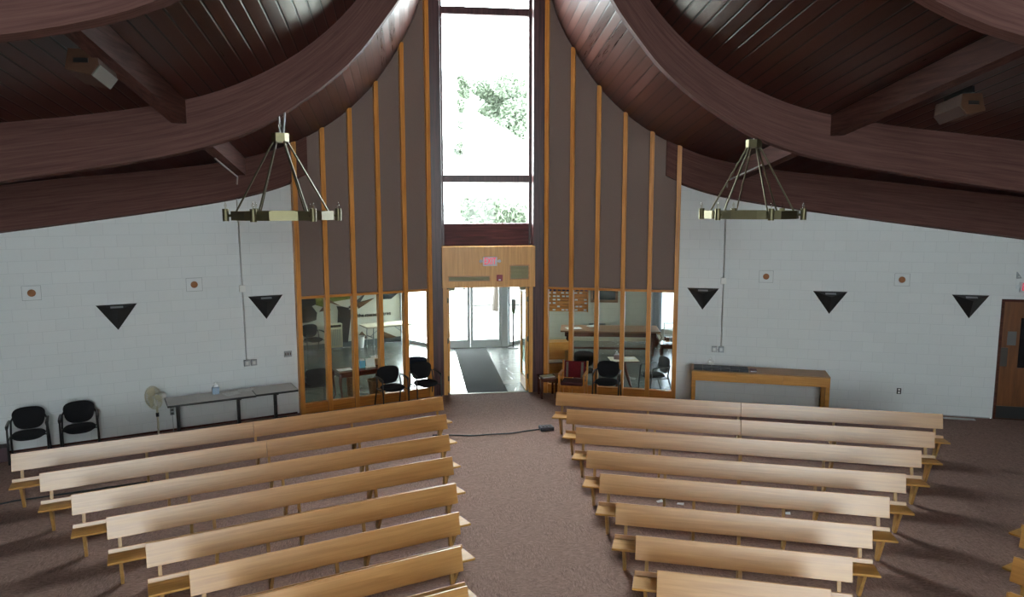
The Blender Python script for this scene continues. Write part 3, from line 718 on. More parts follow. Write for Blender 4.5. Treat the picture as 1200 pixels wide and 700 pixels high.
def make_chair(fab, name='armchair'):
    t = empty(name)
    # backrest: leaning pad, curved round the sitter
    def pb(x, d, z): return (x, .17+d+.10*(z-.46)-.55*x*x*.5, z)
    cushion(outline(.52,.40,.45,.805,28,3.2), .035, .02, pb).build('backrest', fab, t, smooth=True)
    so = outline(.50,.46,-.21,.21, 28, 3)
    def ps(x, d, y): return (x, -y-.07, .415-d*1.0-(.03 if y>.16 else 0)*(y-.16)/.05)
    cushion(so, .045, .02, ps).build('seat', fab, t, smooth=True)
    for s in (-1,1):
        x = s*.275
        mb = MB(); mb.tube([(x,-.30,0),(x,-.285,.30),(x,-.26,.54),(x,-.235,.60)],.0155,8); mb.build('leg', M['black'], t, smooth=True)
        mb = MB(); mb.tube([(x,.26,0),(x*.98,.16,.30),(x*.95,.13,.44),(x*.93,.17,.60),(x*.80,.20,.66)],.0155,8); mb.build('leg', M['black'], t, smooth=True)
        mb = MB()
        rings = []
        for y,z,w,h in ((-.27,.585,.018,.014),(-.24,.615,.026,.018),(-.12,.63,.026,.016),(.05,.632,.022,.014),(.15,.625,.016,.012)):
            rings.append([(x+w*math.cos(2*PI*k/10), y, z+h*math.sin(2*PI*k/10)) for k in range(10)])
        mb.loft(rings); mb.build('armrest', M['black'], t, smooth=True)
        mb = MB(); mb.tube([(x,-.28,.38),(x*.97,.15,.37)],.011,8); mb.build('seat_rail', M['black'], t, smooth=True)
    mb = MB(); mb.tube([(-.27,-.05,.375),(.27,-.05,.375)],.011,8); mb.tube([(-.26,.15,.37),(.26,.15,.37)],.011,8)
    mb.build('crossbar', M['black'], t, smooth=True)
    return t
def place(o, label, loc, rz, group=None, cat='chair'):
    o.location = loc; o.rotation_euler.z = rz; return tag(o, label, cat, group)
CH = make_chair(M['blackfab'])
G1 = 'black armchairs'
wl_, wr_ = wrot(-1), wrot(1)
place(CH, 'black upholstered armchair against the white wall, at the far left over the maroon box', W(-1,8.80,.44,0), wl_, G1)
def chair(label, loc, rz, src=None):
    c = copy_tree(src or CH); place(c, label, loc, rz, G1); return c
chair('black upholstered armchair against the white wall, between the fan and another chair', W(-1,8.07,.44,0), wl_)
chair('black armchair in front of the left glass screen, near the desk', W(-1,2.45,.42,0), wl_)
chair('black armchair beside the dark column left of the doorway', W(-1,1.70,.40,0), wl_)
chair('black armchair in front of the right glass screen beside the red chair', W(1,2.83,.42,0), wr_)
chair('black armchair inside the right hall, turned sideways beside the cloth covered table', (3.72,-1.02,0), wr_-1.02)
chair('black armchair behind the glass, seen between the red chair and a black chair', (2.22,-.30,0), wr_+.1)
chair('black armchair behind the left glass with its back to the church', (-3.72,-.98,0), wl_+PI)
chair('black armchair far back against the mural wall', Vector((-4.89,4.87,0))+Matrix.Rotation(ma,3,'Z')@Vector((.22,-.48,0)), ma+.15)
NV = make_chair(M['navyfab'])
place(NV, 'navy armchair behind the glass left of the doorway', (-1.55,-.02,0), wl_+PI-.5, 'navy armchairs')

# red patterned wooden armchair
t = thing('wooden_armchair','wooden armchair with dark red patterned back, right of the doorway','chair', W(1,2.12,.56,0), wr_)
mb = MB(); mb.box((0,.19,.62),(.46,.045,.36),rx=-.14); bk = mb.build('backrest', M['redcloth'], t, bevel=.012)
for s in (-1,1):
    mb = MB(); mb.box((s*.165,.163,.62),(.05,.008,.33),rx=-.14); mb.build('border_band', plain('woven_border',(.16,.14,.11),.9,noise=.6,nscale=60), bk)
mb = MB(); mb.b2(-.235,.235,-.28,.17,.36,.43); mb.build('seat', plain('dark_red_seat',(.055,.010,.012),.9,noise=.3,nscale=50), t, bevel=.02)
for s in (-1,1):
    x = s*.265
    mb = MB(); mb.b2(x-.018,x+.018,-.27,-.23,0,.58); mb.build('leg', M['trim'], t)
    mb = MB(); mb.prism([(.20,0),(.235,0),(.20,.40),(.275,.80),(.245,.80),(.165,.40)], x-.018,x+.018,'x'); mb.build('leg', M['trim'], t)
    mb = MB(); mb.b2(x-.025,x+.025,-.29,.20,.58,.605); mb.build('armrest', M['trim'], t, bevel=.006)
mb = MB(); mb.b2(-.25,.25,-.26,-.24,.30,.36); mb.b2(-.25,.25,.16,.19,.30,.36); mb.build('apron', M['trim'], t)

# small side table with magazine
t = thing('side_table','small dark red wooden side table at the foot of the right column','table',(1.25,-.98,0),0)
mb = MB(); mb.b2(-.19,.19,-.24,.24,.42,.445); mb.build('tabletop', M['mahog'], t, bevel=.004)
mb = MB(); mb.b2(-.165,.165,-.215,.215,.37,.42); mb.build('apron', M['mahog'], t)
for sx in (-1,1):
    for sy in (-1,1):
        mb = MB(); mb.prism([(-.02,-.02),(.02,-.02),(.02,.02),(-.02,.02)],0,.42,'z',Matrix.Translation((sx*.155,sy*.205,0))); mb.build('leg', M['mahog'], t)
t = thing('magazine','green and white magazine on the small side table','magazine',(1.25,-.99,.446),.25)
mb = MB(); mb.b2(-.14,.14,-.10,.10,0,.012); mb.build('pages', M['paper'], t)
mb = MB(); mb.b2(-.14,.14,-.10,.10,.012,.015); mb.build('cover', M['magazine'], t)

# maroon box at far left
t = thing('storage_box','maroon box on the floor beside the far left chair','box', W(-1,9.20,.40,0), wl_)
mb = MB(); mb.b2(-.09,.09,-.12,.12,0,.22); mb.build('box_body', M['brick_maroon'], t, bevel=.004)
mb = MB(); mb.b2(-.095,.095,-.125,.125,.2,.24); mb.build('lid', M['brick_maroon'], t, bevel=.004)

# pedestal fan
t = thing('pedestal_fan','cream pedestal fan beside the grey folding table','fan', W(-1,6.86,.38,0), wl_-.95)
mb = MB(); mb.lathe([(.19,0),(.19,.02),(.05,.05),(.03,.07)],(0,0,0),24); mb.build('base', M['cream'], t, smooth=True)
mb = MB(); mb.tube([(0,0,.05),(0,0,.62)],.016,10); mb.build('pole', M['cream'], t, smooth=True)
mb = MB(); mb.tube([(0,0,.40),(0,0,.47)],.026,10); mb.build('collar', M['black'], t, smooth=True)
RX = Matrix.Translation((0,0,.76)) @ Matrix.Rotation(PI/2,4,'X')
mb = MB(); mb.lathe([(.03,-.17),(.06,-.16),(.07,-.05),(.05,.0)],(0,0,0),16,RX); mb.b2(-.03,.03,-.03,.03,.60,.72); mb.build('motor', M['white'], t, smooth=True)
mb = MB()
for k in range(28):
    a = 2*PI*k/28; ca, sa = math.cos(a), math.sin(a)
    mb.tube([(.03*ca,.16*0+ .13,.03*sa) if False else (.03*ca*1, .03*sa*1, .13),(.14*ca,.14*sa,.125),(.205*ca,.205*sa,.08),(.21*ca,.21*sa,.05),(.19*ca,.19*sa,.01),(.06*ca,.06*sa,-.01)],.0028,5,RX)
for r_,z_ in ((.21,.06),(.14,.125),(.05,.13)):
    mb.tube([(r_*math.cos(2*PI*k/32),r_*math.sin(2*PI*k/32),z_) for k in range(33)],.004,5,RX)
mb.build('guard', M['cream'], t, smooth=True)
mb = MB(); mb.lathe([(.002,.14),(.035,.135),(.035,.125),(.002,.12)],(0,0,0),16,RX); mb.build('guard_badge', M['cream'], t, smooth=True)
for k in range(3):
    mb = MB(); a = 2*PI*k/3
    pts = []
    rings = []
    for r_,hw,tw in ((.03,.03,.5),(.09,.07,.42),(.15,.085,.32),(.185,.05,.25)):
        rings.append([((r_),-hw*math.cos(tw),-hw*math.sin(tw)+.05),((r_),hw*math.cos(tw),hw*math.sin(tw)+.05),((r_),hw*math.cos(tw),hw*math.sin(tw)+.054),((r_),-hw*math.cos(tw),-hw*math.sin(tw)+.054)])
    mb.loft(rings, M=RX @ Matrix.Rotation(a,4,'Z')); mb.build('blade', M['cream'], t)

# grey folding tables along the left wall
def wall_table(label, tc, L, depth, n0, H=.685, legs=(-.35,.35)):
    t = thing('folding_table', label, 'table', W(-1,tc,n0,0), wl_, 'grey laminate tables along the left wall')
    mb = MB(); mb.b2(-L/2,L/2,-depth/2,depth/2,H-.028,H); mb.build('tabletop', M['grey_lam'], t, bevel=.004)
    mb = MB(); e = .008
    mb.b2(-L/2-e,L/2+e,-depth/2-e,-depth/2,H-.04,H-.004); mb.b2(-L/2-e,L/2+e,depth/2,depth/2+e,H-.04,H-.004); mb.b2(-L/2-e,-L/2,-depth/2,depth/2,H-.04,H-.004); mb.b2(L/2,L/2+e,-depth/2,depth/2,H-.04,H-.004)
    mb.build('edge_band', M['black'], t)
    for x in legs:
        mb = MB(); mb.b2(x*L-.028,x*L+.028,-.035,.035,.05,H-.04); mb.b2(x*L-.025,x*L+.025,-depth/2+.04,depth/2-.04,.0,.045); mb.b2(x*L-.02,x*L+.02,-depth/2+.06,depth/2-.06,H-.075,H-.03); mb.build('leg', M['black'], t, bevel=.004)
    mb = MB(); mb.b2(legs[0]*L,legs[-1]*L if len(legs)>1 else .3*L,.06,.09,.06,.09); mb.build('foot_rail', M['black'], t)
    return t
wall_table('long grey laminate table with black edge beside the pedestal fan', 5.97, 1.48, .62, .52, legs=(-.38,.32))
wall_table('short grey laminate table next to the oak screen', 4.83, .76, .62, .48, legs=(.02,))
# tissue box with carrier handle look, papers, hanging outlet
def tissue(label, loc, rz, matb, w=.11, h=.12):
    t = thing('tissue_box', label, 'tissue box', loc, rz)
    mb = MB(); mb.b2(-w/2,w/2,-w/2,w/2,0,h); mb.build('carton', matb, t, bevel=.003)
    mb = MB(); pts = [(.0,.03,0),(.03,.03,.05),(.012,.0,.11),(-.015,-.012,.09),(-.03,-.005,.03)]
    rings = []
    for k in range(7):
        f = k/6; r_ = .038*(1-f)**.7+.006; rings.append([(r_*math.cos(2*PI*i/9)*(1+.35*math.sin(3*i+k)), .4*r_*math.sin(2*PI*i/9)+.01*math.sin(k*1.3), h+.09*f) for i in range(9)])
    mb.loft(rings); mb.build('tissue', M['paper'], t, smooth=True)
    return t
def checker_mat():
    m, nt, b = newmat('blue_white_check'); tc = nt.nodes.new('ShaderNodeTexCoord'); ck = nt.nodes.new('ShaderNodeTexChecker'); ck.inputs['Scale'].default_value = 44
    ck.inputs['Color1'].default_value = (.62,.70,.78,1); ck.inputs['Color2'].default_value = (.10,.22,.42,1); nt.links.new(tc.outputs['Object'], ck.inputs['Vector']); nt.links.new(ck.outputs['Color'], b.inputs['Base Color']); return m
tissue('blue and white checked tissue box on the grey table', W(-1,5.86,.36,.686), wl_, checker_mat(), .115, .125)
def papers(label, loc, rz, n=3, w=.21, h=.28, mat=None, cat='papers'):
    mb = MB()
    for k in range(n): mb.box((random.uniform(-.01,.01),random.uniform(-.01,.01),.002+.004*k),(w,h,.0035),rz=random.uniform(-.1,.1))
    return tag(mb.build('papers', mat or M['paper'], loc=loc, rz=rz), label, cat)
PG = plain('grey_paper',(.60,.59,.57),.8,noise=.25,nscale=30)
papers('loose printed papers lying on the long grey table, left of a second sheet', W(-1,5.60,.50,.686), wl_+.3, 3, .26,.2, PG)
papers('loose printed papers lying at the right end of the long grey table', W(-1,5.33,.36,.686), wl_-.4, 3, .26,.2, PG)
t = thing('power_outlet','grey outlet strip hanging under the left end of the grey table','outlet', W(-1,6.64,.74,.55), wl_)
mb = MB(); mb.b2(-.035,.035,-.02,.02,-.06,.105); mb.build('outlet_body', M['greyplate'], t, bevel=.003)
mb = MB()
for z in (-.03,.035): mb.b2(-.022,.022,-.024,-.02,z-.02,z+.02)
mb.build('sockets', M['black'], t)
mb = MB(); mb.tube([(0,.0,-.05),(.005,.01,-.25),(.0,.02,-.45),(.05,.05,-.54)],.005,6); mb.build('cord', M['greyplate'], t)

# oak console table along the right wall
t = thing('console_table','long oak console table with drawers against the right white wall','table', W(1,5.92,.33,0), wr_)
L = 2.66; H = .80
mb = MB(); mb.b2(-L/2,L/2,-.335,.30,H-.02,H); mb.build('tabletop', M['ctop'], t, bevel=.003)
mb = MB(); mb.b2(-L/2,L/2,-.32,.30,H-.21,H-.02); mb.build('apron_box', M['console'], t, bevel=.003)
for a, c in ((-.5,-.165),(-.165,.165),(.165,.5)):
    mb = MB(); mb.b2(a*L+.006,c*L-.006,-.335,-.319,H-.205,H-.03); mb.build('drawer', M['console'], t, bevel=.003)
for sx in (-1,1):
    for sy in (-1,1):
        mb = MB(); mb.b2(sx*(L/2-.085),sx*(L/2-.003),sy*.225-.015,sy*.305-.015,0,H-.21); mb.build('leg', M['console'], t, bevel=.004)
# black foam strips on the console
for k in range(6):
    mb = MB(); mb.b2(-.088,.088,-.18,.18,0,.045); 
    o = mb.build('black_case', plain('charcoal_case',(.020,.022,.027),.5) if k == 0 else bpy.data.materials['charcoal_case'], loc=W(1,4.72+k*.18,.44-.008*(k%2),H+.001), rz=wr_, bevel=.006)
    tag(o, 'flat charcoal case on the console, %s of six from its left end' % ordn[k], 'case', 'flat charcoal cases in a row on the console')
t = thing('book','dark red book at the right end of the charcoal cases on the console','book', W(1,5.81,.46,H+.001), wr_)
mb = MB(); mb.b2(-.065,.065,-.10,.10,0,.006); mb.b2(-.065,.065,-.10,.10,.026,.032); mb.b2(-.065,-.058,-.1,.1,0,.032); mb.build('cover', M['redplastic'] if False else plain('maroon_cover',(.10,.02,.025),.5), t)
mb = MB(); mb.b2(-.058,.06,-.095,.095,.006,.026); mb.build('pages', M['paper'], t)
tissue('white tissue box on the oak console table', W(1,4.98,.14,H+.001), wr_, M['white'], .115,.09)

# ------------------------------------------------------------------ wall fixtures
def sconce(label, s, tc):
    t = thing('wall_sconce', label, 'wall light', W(s,tc,0,2.43), wrot(s), 'black triangular wall lights')
    w, hgt = .325, .46
    TL, TR, BT, FR = (-w,0,0), (w,0,0), (0,0,-hgt), (0,-.17,-.10)
    mb = MB(); mb.add([TL,TR,BT,FR],[(0,2,3),(2,1,3),(0,3,1),(0,1,2)]); mb.build('shade', M['shade'], t)
    mb = MB(); mb.box((0,-.075,-.04),(.20,.05,.006),rx=math.atan2(.10,.17)); mb.build('diffuser', M['greyplate'], t)
M['shade'] = plain('black_lacquer',(.008,.008,.009),.45)
for s, nm in ((-1,'left'),(1,'right')):
    for k, tc in enumerate(((4.82,7.38,9.8) if s < 0 else (4.77,7.265,9.80))):
        if s < 0 and k == 2: continue
        lab = {(-1,0):'black triangular wall light nearest the screen on the left white wall',(-1,1):'black triangular wall light above the fan on the left white wall',
               (1,0):'black triangular wall light above the console left end on the right wall',(1,1):'black triangular wall light above the console right end on the right wall',(1,2):'black triangular wall light beside the brown side door'}[(s,k)]
        sconce(lab, s, tc)
def speaker_plate(label, s, tc, zc):
    t = thing('ceiling_speaker_plate', label, 'wall speaker', W(s,tc,0,zc), wrot(s), 'square wall plates with brown discs'); t.name = 'wall_speaker'
    mb = MB(); mb.b2(-.14,.14,-.012,0,-.125,.125); mb.build('plate', M['plate'], t)
    mb = MB(); e=.006
    for a in ((-.14,.14,.119,.125),(-.14,.14,-.125,-.119)): mb.b2(a[0],a[1],-.014,-.011,a[2],a[3])
    for a in ((-.14,-.134),(.134,.14)): mb.b2(a[0],a[1],-.014,-.011,-.125,.125)
    mb.build('border_seam', M['greyplate'], t)
    mb = MB(); mb.lathe([(.062,0),(.062,.012),(.05,.018),(.002,.018)],(0,0,0),24,Matrix.Rotation(PI/2,4,'X')); mb.build('disc', M['brown_disc'], t, smooth=True)
M['plate'] = plain('white_plate',(.70,.725,.73),.55)
speaker_plate('white square plate with brown disc on the left wall, above the far left chair', -1, 8.63, 2.71)
speaker_plate('white square plate with brown disc on the left wall, above the grey table', -1, 6.09, 2.715)
speaker_plate('white square plate with brown disc above the oak console', 1, 6.02, 2.705)
speaker_plate('white square plate with brown disc left of the side door', 1, 8.57, 2.70)
def conduit(label, s, tc, lean, ztop):
    t = thing('conduit', label, 'conduit', W(s,tc,0,0), wrot(s), 'surface conduits with switch boxes')
    mb = MB(); mb.tube([(0,-.03,1.2),(-s*0+lean*.5,-.03,2.53)],.014,8); mb.tube([(lean*.5,-.03,2.66),(lean,-.03,ztop-.25),(lean,-.16,ztop-.1),(lean,-.22,ztop),(lean+s*.37*1.5,-.22-.929*1.5,ztop+.163*1.5)],.014,8); mb.build('pipe', M['steel'], t, smooth=True)
    mb = MB(); mb.b2(-.055+lean*.5,.055+lean*.5,-.06,0,2.53,2.66); mb.build('junction_box', M['white'], t, bevel=.004)
    mb = MB(); mb.b2(-.055,.055,-.06,0,1.08,1.2); a = mb.build('outlet_box', M['greyplate'], t, bevel=.004)
    mb = MB(); mb.b2(-.025,.025,-.064,-.06,1.11,1.17); mb.build('socket', M['steel'], a)
    x = .13 if s < 0 else -.14
    mb = MB(); mb.b2(x-.055,x+.055,-.06,0,1.08,1.2); a = mb.build('outlet_box', M['greyplate'], t, bevel=.004)
    mb = MB(); mb.b2(x-.025,x+.025,-.064,-.06,1.11,1.17); mb.build('socket', M['steel'], a)
    mb = MB(); mb.tube([(min(0,x)+.05,-.03,1.13),(max(0,x)-.05,-.03,1.13)],.01,8); mb.build('link_pipe', M['steel'], t)
conduit('thin steel conduit with switch boxes on the left white wall', -1, 5.23, -.04, 4.70)
conduit('thin steel conduit with switch boxes on the right white wall', 1, 5.18, .0, 4.66)
for lab, s, tc, zc, w, h in (('grey three gang switch plate beside the left screen',-1,4.44,1.235,.15,.12),('dark outlet low on the right white wall',1,8.65,.447,.08,.12)):
    t = thing('switch_plate' if s<0 else 'wall_outlet', lab, 'switch' if s<0 else 'outlet', W(s,tc,0,zc), wrot(s))
    mb = MB(); mb.b2(-w/2,w/2,-.01,0,-h/2,h/2); mb.build('plate', M['greyplate'] if s<0 else M['black'], t, bevel=.002)
    mb = MB()
    if s < 0:
        for k in (-1,0,1): mb.b2(k*.045-.009,k*.045+.009,-.018,-.01,-.025,.025)
    else:
        for k in (-1,1): mb.b2(-.018,.018,-.013,-.01,k*.028-.018,k*.028+.018)
    mb.build('toggles' if s<0 else 'sockets', M['mahog'] if s<0 else M['white'], t)
mb = MB(); mb.box((0,0,.006),(.56,.10,.012)); tag(mb.build('metal_strip', M['steel'], loc=W(1,9.70,.20,0), rz=wr_), 'flat pale metal strip on the carpet along the right wall', 'strip')

# ------------------------------------------------------------------ chandeliers
def chandelier(label, loc, ph, side):
    t = thing('chandelier', label, 'chandelier', loc, 0, 'brass ring chandeliers')   # origin at ring level
    HC = 1.13
    mb = MB(); mb.lathe([(.115,HC-.06),(.125,HC-.06),(.125,HC+.06),(.115,HC+.06)],(0,0,0),6,ph=ph); mb.build('cap', M['brass'], t)
    mb = MB(); mb.lathe([(.03,HC-.085),(.09,HC-.08),(.09,HC-.06)],(0,0,0),6,ph=ph); mb.build('cap_plate', M['brassd'], t)
    mb = MB(); mb.tube([(0,0,HC+.06),(0,0,HC+.10)],.014,8)
    for k in range(2):
        c = HC+.12+k*.045; n = 12
        mb.tube([(.016*math.cos(2*PI*i/n)*(1 if k%2 else 0),.016*math.cos(2*PI*i/n)*(0 if k%2 else 1),c+.03*math.sin(2*PI*i/n)) for i in range(n+1)],.005,6)
    mb.tube([(0,0,HC+.19),(0,0,HC+.31)],.01,8)
    mb.build('chain', M['steel'], t, smooth=True)
    mb = MB(); mb.tube([(.05,0,HC+.06),(.06,0,HC+.16),(.07,.0,HC+.24),(.08,0,HC+.36)],.014,8); mb.build('supply_cable', M['greyplate'], t, smooth=True)
    RR = .74
    ring = MB(); n = 12; w = .018; hb = .065
    a0 = ph+R(15)
    outer = [((RR)*math.cos(a0+2*PI*k/n),(RR)*math.sin(a0+2*PI*k/n)) for k in range(n)]; inner = [((RR-w)*math.cos(a0+2*PI*k/n),(RR-w)*math.sin(a0+2*PI*k/n)) for k in range(n)]
    ring.loft([[(x,y,-hb) for x,y in outer],[(x,y,hb) for x,y in outer],[(x,y,hb) for x,y in inner],[(x,y,-hb) for x,y in inner],[(x,y,-hb) for x,y in outer]], caps=False)
    ring.build('ring_band', M['brass'], t)
    for k in range(6):
        a = ph+2*PI*k/6; ca, sa = math.cos(a), math.sin(a)
        mb = MB(); mb.tube([(.10*ca,.10*sa,HC-.06),((RR-.06)*ca,(RR-.06)*sa,.0)],.0135,8); mb.build('rod', M['brassd'], t, smooth=True)
        cx, cy = (RR+.055)*ca, (RR+.055)*sa
        mb = MB(); mb.lathe([(.04,-.08),(.045,-.08),(.045,.10),(.035,.10)],(cx,cy,0),16); mb.tube([((RR-.03)*ca,(RR-.03)*sa,.0),(cx,cy,.0)],.02,8)
        cp = mb.build('candle_cup', M['brass'], t, smooth=True)
        mb = MB(); mb.lathe([(.012,.10),(.012,.12),(.020,.135),(.021,.15),(.012,.18),(.003,.205)],(cx,cy,0),12); mb.build('bulb', M['bulb'], cp, smooth=True)
    return t
chandelier('left brass ring chandelier with six rods, hanging before the left screen', W(-1,5.05,3.5,4.03), R(10), -1).location = (-3.50,-5.20,4.03)
chandelier('right brass ring chandelier with six rods, hanging before the right wall', W(1,5.05,3.2,4.03), R(26), 1).location = (3.84,-5.10,4.02)

# loudspeakers under the roof
def loud(label, loc, rot, mf):
    t = thing('loudspeaker', label, 'loudspeaker', loc); t.rotation_euler = rot; t.scale = (.8,.8,.8)
    mb = MB(); mb.prism([(-.20,-.12),(.12,-.19),(.22,-.05),(.18,.14),(-.16,.16)], -.30,.30,'x'); mb.build('cabinet', M['spkwood'], t, bevel=.008)
    mb = MB(); mb.prism([(.125,-.187),(.225,-.05),(.235,-.055),(.135,-.195)], -.285,.285,'x'); mb.build('front_cloth', mf, t)
    mb = MB(); mb.b2(-.31,-.30,-.09,.09,-.03,.03); mb.b2(.30,.31,-.09,.09,-.03,.03); mb.b2(-.31,.31,-.02,.02,.16,.26); mb.build('bracket', M['black'], t)
    return t
loud('loudspeaker with pale cloth front under the left roof purlin', (-4.98,-7.85,5.64), (0,R(-9.3),R(-90)), M['spkwhite'])
loud('brown loudspeaker under the right roof purlin', (5.35,-7.7,5.40), (0,R(9.3),R(90)), M['spkbrown'])

# ------------------------------------------------------------------ floor items in the aisle
t = thing('power_strip','black power box on the carpet at the inner end of the right pews','power strip',(.80,-3.36,0),.1)
mb = MB(); mb.b2(-.13,.13,-.10,.10,0,.07); mb.build('box_body', plain('navy_plastic',(.014,.018,.03),.35), t, bevel=.015)
mb = MB()
for k in range(3): mb.b2(-.09+k*.07,-.05+k*.07,-.05,.05,.07,.078)
mb.build('sockets', M['black'], t)
cu = MB(); pts = []
for k in range(25):
    f = k/24; x = .68-2.0*f; pts.append((x, -3.36-.16*math.sin(f*PI)-.06*f+.015*math.sin(f*17), .012))
cu.tube(pts,.012,6); tag(cu.build('extension_cable', plain('black_cord',(.012,.014,.02),.5), smooth=True), 'black power cord crossing the carpet aisle between the pews', 'cord')
cu = MB(); cu.tube([(-8.4,-6.2,.012),(-7.43,-5.74,.012),(-7.28,-5.64,.012),(-6.99,-5.556,.012),(-6.5,-5.4,.012),(-5.6,-5.1,.012)],.012,6)
tag(cu.build('extension_cable', bpy.data.materials['black_cord'], smooth=True), 'black cord on the carpet at the left ends of the left pews', 'cord')
for lab,x,y,rz in (('white paper scrap on the carpet under the right pews, leftmost of three',1.80,-6.88,.3),('white paper scrap on the carpet under the right pews, middle of three',2.06,-7.0,-.4),('white paper scrap on the carpet under the right pews, rightmost of three',3.38,-7.5,-.3)):
    mb = MB(); mb.add([(-.05,-.02,.004),(.045,-.03,.004),(.05,.02,.02),(-.04,.03,.008),(-.05,-.02,.0),(.045,-.03,.0),(.05,.02,.016),(-.04,.03,.004)],[(0,1,2,3),(4,5,6,7),(0,1,5,4),(1,2,6,5),(2,3,7,6),(3,0,4,7)])
    tag(mb.build('paper_scrap', M['paper'], loc=(x,y,0), rz=rz), lab, 'paper', 'paper scraps under the pews')

# ------------------------------------------------------------------ left hall furniture
def cab_leg(mb, x, y, H, dx, dy):
    pts = [(x,y,H),(x+dx*.02,y+dy*.02,H*.85),(x+dx*.035,y+dy*.035,H*.72),(x+dx*.005,y+dy*.005,H*.4),(x-dx*.01,y-dy*.01,H*.15),(x+dx*.015,y+dy*.015,.03),(x+dx*.035,y+dy*.035,.0)]
    mb.tube(pts,[.03,.034,.034,.022,.016,.018,.026],8)
t = thing('writing_desk','dark mahogany desk with curved legs behind the left glass screen','desk',(-2.83,-.52,0),wl_+.05)
L, D, H = 1.08, .56, .66
mb = MB(); mb.b2(-L/2,L/2,-D/2,D/2,H-.025,H); mb.build('tabletop', M['mahog'], t, bevel=.006)
mb = MB(); mb.b2(-L/2+.04,L/2-.04,-D/2+.04,D/2-.04,H-.12,H-.025); mb.build('apron', M['mahog'], t)
for sx in (-1,1):
    for sy in (-1,1):
        mb = MB(); cab_leg(mb, sx*(L/2-.06), sy*(D/2-.06), H-.03, sx, sy); mb.build('leg', M['mahog'], t, smooth=True)
def on_desk(u, v, z=H+.001): return Vector((-2.83,-.52,0))+Matrix.Rotation(wl_+.05,3,'Z')@Vector((u,v,z))
papers('white papers on the left end of the mahogany desk', on_desk(-.33,-.02), wl_, 3, .30, .20)
mb = MB(); mb.b2(-.07,.07,-.06,.06,0,.05); tag(mb.build('blue_box', plain('royal_blue',(.03,.05,.30),.4), loc=on_desk(-.12,-.12), rz=wl_, bevel=.006), 'small royal blue box at the front of the mahogany desk', 'box')
t = thing('card_holder','light blue card box standing on the mahogany desk','box',on_desk(.06,-.02),wl_)
mb = MB(); mb.b2(-.06,.06,-.05,.05,0,.16); mb.build('box_body', M['cyan'], t); mb = MB(); mb.b2(-.05,.05,-.04,.04,.12,.19); mb.build('cards', M['paper'], t)
t = thing('leaflet_stand','white leaflet stand on the mahogany desk','stand',on_desk(.24,-.06),wl_)
mb = MB(); mb.box((0,.0,.10),(.20,.012,.20),rx=-.25); mb.b2(-.10,.10,-.05,.06,0,.015); mb.build('holder', M['white'], t); mb = MB(); mb.box((0,-.014,.10),(.17,.006,.17),rx=-.25); mb.build('leaflets', M['paper'], t)
t = thing('card_basket','tan basket with white envelopes on the right end of the desk','basket',on_desk(.44,.16),wl_)
mb = MB(); mb.loft([[(-.12,-.09,0),(.12,-.09,0),(.12,.09,0),(-.12,.09,0)],[(-.14,-.11,.13),(.14,-.11,.13),(.14,.11,.13),(-.14,.11,.13)]]); mb.build('basket_body', plain('tan_card',(.36,.24,.12),.7), t)
mb = MB()
for k,x in enumerate((-.07,.0,.07)): mb.box((x,.01*k,.15),(.06,.02,.09),rx=.2,rz=.2*k-.1)
mb.build('envelopes', M['paper'], t)
def basket(label, loc, r0, r1, h):
    t = thing('waste_basket', label, 'basket', loc, 0, 'wicker baskets under the desk')
    mb = MB(); mb.lathe([(r0*.6,.01),(r0,0),(r1,h),(r1+.012,h),(r1-.012,h-.005),(r0-.01,.02)],(0,0,0),20); mb.build('basket_body', M['wicker'], t, smooth=True)
    mb = MB(); mb.tube([((r1)*math.cos(2*PI*k/20),(r1)*math.sin(2*PI*k/20),h) for k in range(21)],.012,6); mb.build('rim', M['wicker'], t, smooth=True)
basket('tall wicker basket under the left half of the mahogany desk', (-2.98,-.30,0), .13,.15,.42)
basket('round wicker basket under the right half of the mahogany desk', (-2.48,-.42,0), .14,.18,.36)
# folding table below the mural
t = thing('folding_table','beige folding table with grey metal legs before the tree mural','table',Vector((-4.89,4.87,0))+Matrix.Rotation(ma,3,'Z')@Vector((2.42,-.62,0)),ma)
L, D, H = 1.5, .72, .69
mb = MB(); mb.b2(-L/2,L/2,-D/2,D/2,H-.04,H); mb.build('tabletop', plain('beige_plastic',(.56,.50,.38),.5), t, bevel=.01)
for s in (-1,1):
    for sy in (-1,1):
        mb = MB(); mb.tube([(s*(L/2-.22),sy*(D/2-.08),H-.04),(s*(L/2-.2),sy*(D/2-.06),0)],.015,8); mb.build('leg', M['greyplate'], t, smooth=True)
    mb = MB(); mb.tube([(s*(L/2-.215),-D/2+.08,.35),(s*(L/2-.215),D/2-.08,.35)],.012,8); mb.tube([(s*(L/2-.215),0,.35),(s*.15,0,H-.04)],.012,8); mb.build('brace', M['greyplate'], t, smooth=True)
t = thing('waste_bin','white waste bin on the floor below the mural trunk','bin',Vector((-4.89,4.87,0))+Matrix.Rotation(ma,3,'Z')@Vector((1.66,-.35,0)))
mb = MB(); mb.lathe([(.10,0),(.14,.34),(.15,.34),(.135,.33),(.09,.02)],(0,0,0),16); mb.build('bin_body', M['white'], t, smooth=True)
mb = MB(); mb.tube([(.146*math.cos(2*PI*k/20),.146*math.sin(2*PI*k/20),.34) for k in range(21)],.01,6); mb.build('rim', M['white'], t)

